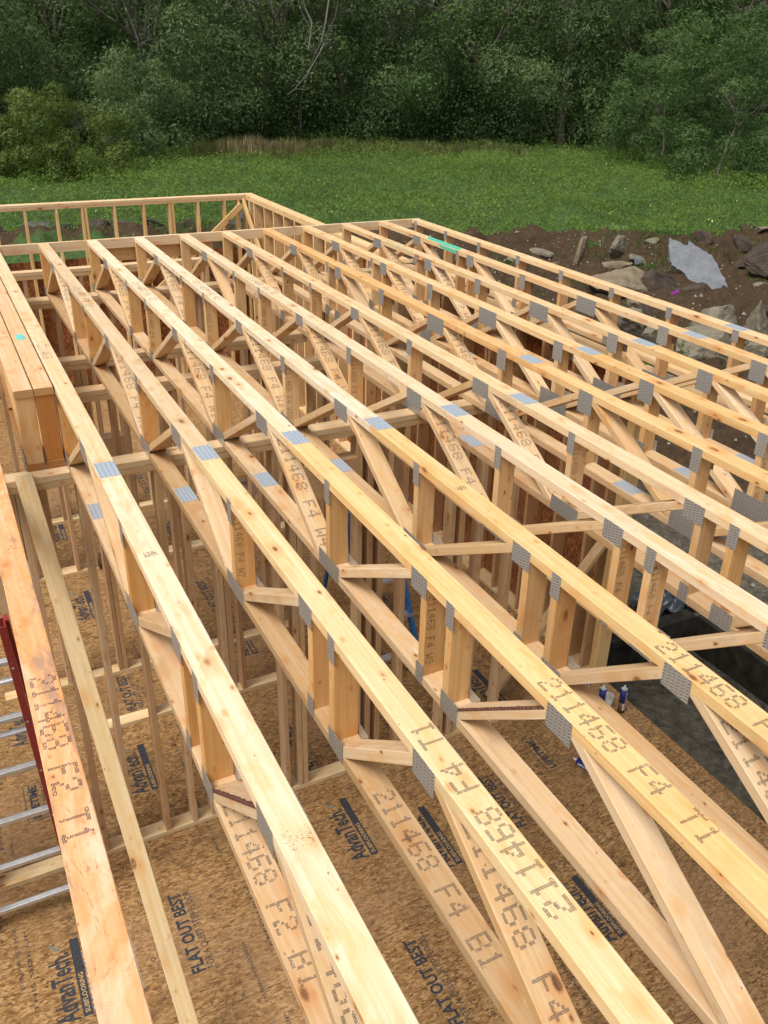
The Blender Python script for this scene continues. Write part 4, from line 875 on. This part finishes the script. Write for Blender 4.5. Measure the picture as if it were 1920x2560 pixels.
# ------------------------------------------------------------------ rocks
def make_rock(name, c0, c1, moss=0.0):
    s = NT(name); g = s.new('ShaderNodeTexCoord').outputs['Object']; a, _ = s.noise(g, 2.2, 6, .65); b, _ = s.noise(g, 14, 5, .7)
    col = s.mix(s.ramp(a, [(.3, 0.0), (.7, 1.0)]), c0, c1); col = s.mix(s.ramp(b, [(.5, 0.0), (.8, .5)]), col, tuple(x * .45 for x in c0))
    if moss: col = s.mix(s.math('MULTIPLY', s.ramp(a, [(.5, 0.0), (.62, 1.0)]), moss), col, (.06, .065, .03))
    s.bump(s.math('ADD', a, b), .8, .03); return s.set(**{'Base Color': col, 'Roughness': .85, 'Specular IOR Level': .3})
RK = {'tan': make_rock('tan_rock', (.13, .10, .062), (.27, .215, .145)), 'grey': make_rock('grey_rock', (.105, .114, .128), (.19, .20, .215)), 'brown': make_rock('brown_rock', (.030, .022, .016), (.085, .062, .045)),
      'boulder': make_rock('mossy_boulder', (.12, .105, .075), (.26, .225, .165), .5), 'dark': make_rock('dark_slate', (.05, .048, .045), (.12, .11, .10)), 'white': make_rock('white_stone', (.16, .15, .13), (.30, .28, .25))}
def rock(label, x, y, z, sx, sy, sz, rot, kind, seed, cat='rock', group='rocks in the dug soil', name='rock', sub=4, ang=.5):
    bm = bmesh.new(); bmesh.ops.create_icosphere(bm, subdivisions=sub, radius=1); R_ = random.Random(seed)
    planes = [(Vector((R_.gauss(0, 1), R_.gauss(0, 1), R_.gauss(0, 1))).normalized(), R_.uniform(.38, .8)) for _ in range(15)]
    ph = [R_.uniform(0, 6) for _ in range(6)]
    for v in bm.verts:
        p = v.co.copy()
        for n_, d_ in planes:
            k_ = p.dot(n_)
            if k_ > d_: p -= n_ * (k_ - d_) * .92
        p += Vector((math.sin(p.y * 23 + ph[3]), math.sin(p.z * 27 + ph[4]), math.sin(p.x * 25 + ph[5]))) * .016
        p *= 1 + .05 * math.sin(p.x * 9 + ph[0]) * math.sin(p.y * 8 + ph[1]) + .02 * math.sin(p.z * 19 + ph[2] + p.x * 13)
        v.co = p
    me = bpy.data.meshes.new(name); bm.to_mesh(me); bm.free(); me.materials.append(RK[kind]); me.polygons.foreach_set('use_smooth', [False] * len(me.polygons))
    o = link_mesh(name, me); o.scale = (sx, sy, sz); o.rotation_euler = rot; o.location = (x, y, z); return tag(o, label, cat, group)
rock('upright tan stone standing alone above the outer truss', 16.6, 12.4, -3.55, .24, .20, .52, (.1, .15, .5), 'tan', 1)
rock('brown grey stone leaning just right of the upright tan stone', 18.1, 12.6, -3.6, .50, .28, .46, (.3, -.3, .4), 'boulder', 2)
rock('thin flat ledge of rock lying below the leaning brown grey stone', 16.9, 11.3, -3.7, .80, .35, .10, (.05, -.1, -.4), 'tan', 3)
rock('large tan boulder half buried in soil, behind the outer truss', 15.7, 9.7, -3.85, 1.35, .8, .72, (.1, .2, -.3), 'tan', 4)
rock('earth covered boulder to the right of the large tan boulder', 16.9, 9.7, -4.0, 1.15, .9, .60, (.1, .2, .2), 'brown', 44)
rock('small pale grey stone resting on top of the tan boulder', 17.0, 10.4, -3.42, .19, .15, .13, (.2, .1, .3), 'grey', 5)
rock('dark layered rock slab tilted at the upper right edge', 21.8, 10.4, -3.6, 1.2, .6, .28, (.1, -.35, -.3), 'brown', 7)
rock('second dark layered rock below the tilted one at the right edge', 20.9, 9.2, -3.85, 1.15, .6, .34, (.2, .25, -.3), 'brown', 8)
rock('rounded earthy rock at the foot of the pale grey slab', 17.35, 7.75, -3.95, .42, .3, .26, (.1, .1, .2), 'tan', 9)
rock('tan stone peeking over the outer truss left of its splice plate', 16.0, 6.3, -3.9, .55, .35, .38, (.1, .1, .2), 'boulder', 10)
rock('large grey brown boulder seen between the two outermost trusses', 14.9, 5.4, -3.85, 1.15, .85, .80, (.1, .1, .5), 'boulder', 11)
rock('pale boulder seen beside the splice plate of the outermost truss', 15.2, 4.5, -3.7, .58, .5, .80, (.1, -.1, .2), 'boulder', 12)
rock('mossy boulder low between the outer trusses', 13.8, 4.5, -3.95, 1.15, .8, .62, (.0, .3, .3), 'boulder', 13)
rock('grey wedge shaped rock behind the tenth truss', 13.6, 6.6, -3.85, .62, .5, .5, (.2, .4, .2), 'boulder', 14)
rock('square boulder left of the mossy one behind the tenth truss', 13.4, 5.5, -3.9, .6, .5, .6, (.1, .0, .4), 'boulder', 15)
rock('boulder at the right edge just above the outer trusses', 14.3, 3.6, -3.9, .75, .6, .6, (.1, .0, .4), 'boulder', 16)
# the big pale slab: an irregular plate leaning on the soil
def slab():
    pts = [(600, 275), (635, 290), (765, 330), (770, 295), (830, 335), (930, 380), (1010, 420), (1060, 500), (1130, 590), (1185, 690), (1215, 775), (1150, 790), (1060, 745), (960, 700), (830, 620), (750, 540), (660, 505), (615, 430), (598, 340)]
    c = Vector((18.7, 9.75, -3.72)); n = Vector((-.50, -.52, .70)).normalized()
    # the plate's own plane: x axis along its length, y axis across
    Xa = Vector((.75, -.62, -.05)); Xa = (Xa - n * Xa.dot(n)).normalized(); Ya = n.cross(Xa)
    mb = MB(); k = .0030; fr = []
    jr = random.Random(4); fine = []
    for i in range(len(pts)):
        a, b = pts[i], pts[(i + 1) % len(pts)]
        for m in range(4): fine.append((a[0] + (b[0] - a[0]) * m / 4 + jr.uniform(-7, 7), a[1] + (b[1] - a[1]) * m / 4 + jr.uniform(-7, 7)))
    for px, py in fine: fr.append(((px - 900) * k, -(py - 540) * k))
    top = [mb.bm.verts.new(c + Xa * a + Ya * b * 1.3 + n * .04 * math.sin(a * 4 + b * 3)) for a, b in fr]
    bot = [mb.bm.verts.new(c + Xa * a * 1.02 + Ya * b * 1.3 - n * .13) for a, b in fr]
    mb.bm.faces.new(top); mb.bm.faces.new(list(reversed(bot)))
    for i in range(len(fr)): j = (i + 1) % len(fr); mb.bm.faces.new((top[i], bot[i], bot[j], top[j]))
    bmesh.ops.recalc_face_normals(mb.bm, faces=mb.bm.faces[:])
    return mb.build('rock_slab', RK['grey'])
tag(slab(), 'big flat pale grey rock slab leaning on the brown soil at the right', 'rock slab')
q = random.Random(11)
LR = ['first', 'second', 'third', 'fourth', 'fifth', 'sixth', 'seventh', 'eighth', 'ninth', 'tenth']
for i in range(10):
    x = .5 + i * 1.0 + q.uniform(-.2, .2); y = float(np.interp(x, [2.8, 5.3, 8.4], [22.9, 22.4, 21.6])) + q.uniform(-.6, .3)
    rock('%s dark rock from the left in the rubble row seen through the far wall studs' % LR[i], x, y, GZ + .25, q.uniform(.4, .85), q.uniform(.3, .5), q.uniform(.25, .42), (q.uniform(-.3, .3), q.uniform(-.3, .3), q.uniform(-.5, .5)), q.choice(['dark', 'brown', 'brown']), 100 + i, group='rubble row behind the far wall', sub=3)
EX = [(12.5, 12.6), (13.8, 11.4), (15.2, 13.6), (19.3, 12.9), (20.3, 13.4), (21.6, 12.6), (22.8, 12.0), (23.6, 11.2), (19.9, 8.4), (18.9, 7.2), (17.6, 6.2), (16.5, 4.6), (12.0, 9.0), (11.2, 7.2), (12.6, 3.2), (11.4, 1.6), (24.2, 12.6), (22.4, 9.0)] + [(q.uniform(10, 25), q.uniform(0, 15)) for _ in range(34)]
EX = [(a, b) for a, b in EX if b < berm_y(a) - .4]
for i, (x, y) in enumerate(EX):
    rock('dug up stone number %s of the loose ones lying between the big boulders' % '', x, y, gh(x, y) + .05, q.uniform(.2, .62), q.uniform(.18, .45), q.uniform(.14, .36), (q.uniform(-.4, .4), q.uniform(-.4, .4), q.uniform(-2, 2)), q.choice(['brown', 'tan', 'brown', 'boulder']), 300 + i, group='loose stones between the boulders', sub=3)['label'] = 'small dug up stone lying loose on the soil between the boulders'
# pebbles
def pebbles():
    n = 900; R_ = np.random.default_rng(8); x = R_.uniform(5, 27, n); y = R_.uniform(-6, 21, n); k = (y < berm_y(x) - .3); x, y = x[k], y[k]; n = len(x)
    base = np.array([(1, 0, 0), (-1, 0, 0), (0, 1, 0), (0, -1, 0), (0, 0, 1), (0, 0, -1)], float); tri = np.array([(0, 2, 4), (2, 1, 4), (1, 3, 4), (3, 0, 4), (2, 0, 5), (1, 2, 5), (3, 1, 5), (0, 3, 5)])
    s_ = R_.uniform(.012, .045, n) * np.where(R_.random(n) < .08, 2.0, 1); co = base[None] * s_[:, None, None] * R_.uniform(.6, 1.3, (n, 6, 1)) + np.stack([x, y, gheight(x, y) + s_ * .3], -1)[:, None]
    F = (tri[None] + (np.arange(n) * 6)[:, None, None]).reshape(-1, 3); me = bpy.data.meshes.new('pebbles'); me.from_pydata(co.reshape(-1, 3).tolist(), [], F.tolist()); me.materials.append(RK['white']); return link_mesh('pebbles', me)
tag(pebbles(), 'small pale stones scattered over the dug soil', 'pebbles', kind='stuff')
tag(MB().member((16.5, 8.45, -3.86), (16.68, 8.38, -3.78), (0, 0, 1), .07, .01, ch=0, endmi=0).build('marker_flag', solid('magenta_plastic', (.35, .04, .40), .5)), 'scrap of magenta marking tape on the soil behind the outer truss', 'marking tape')
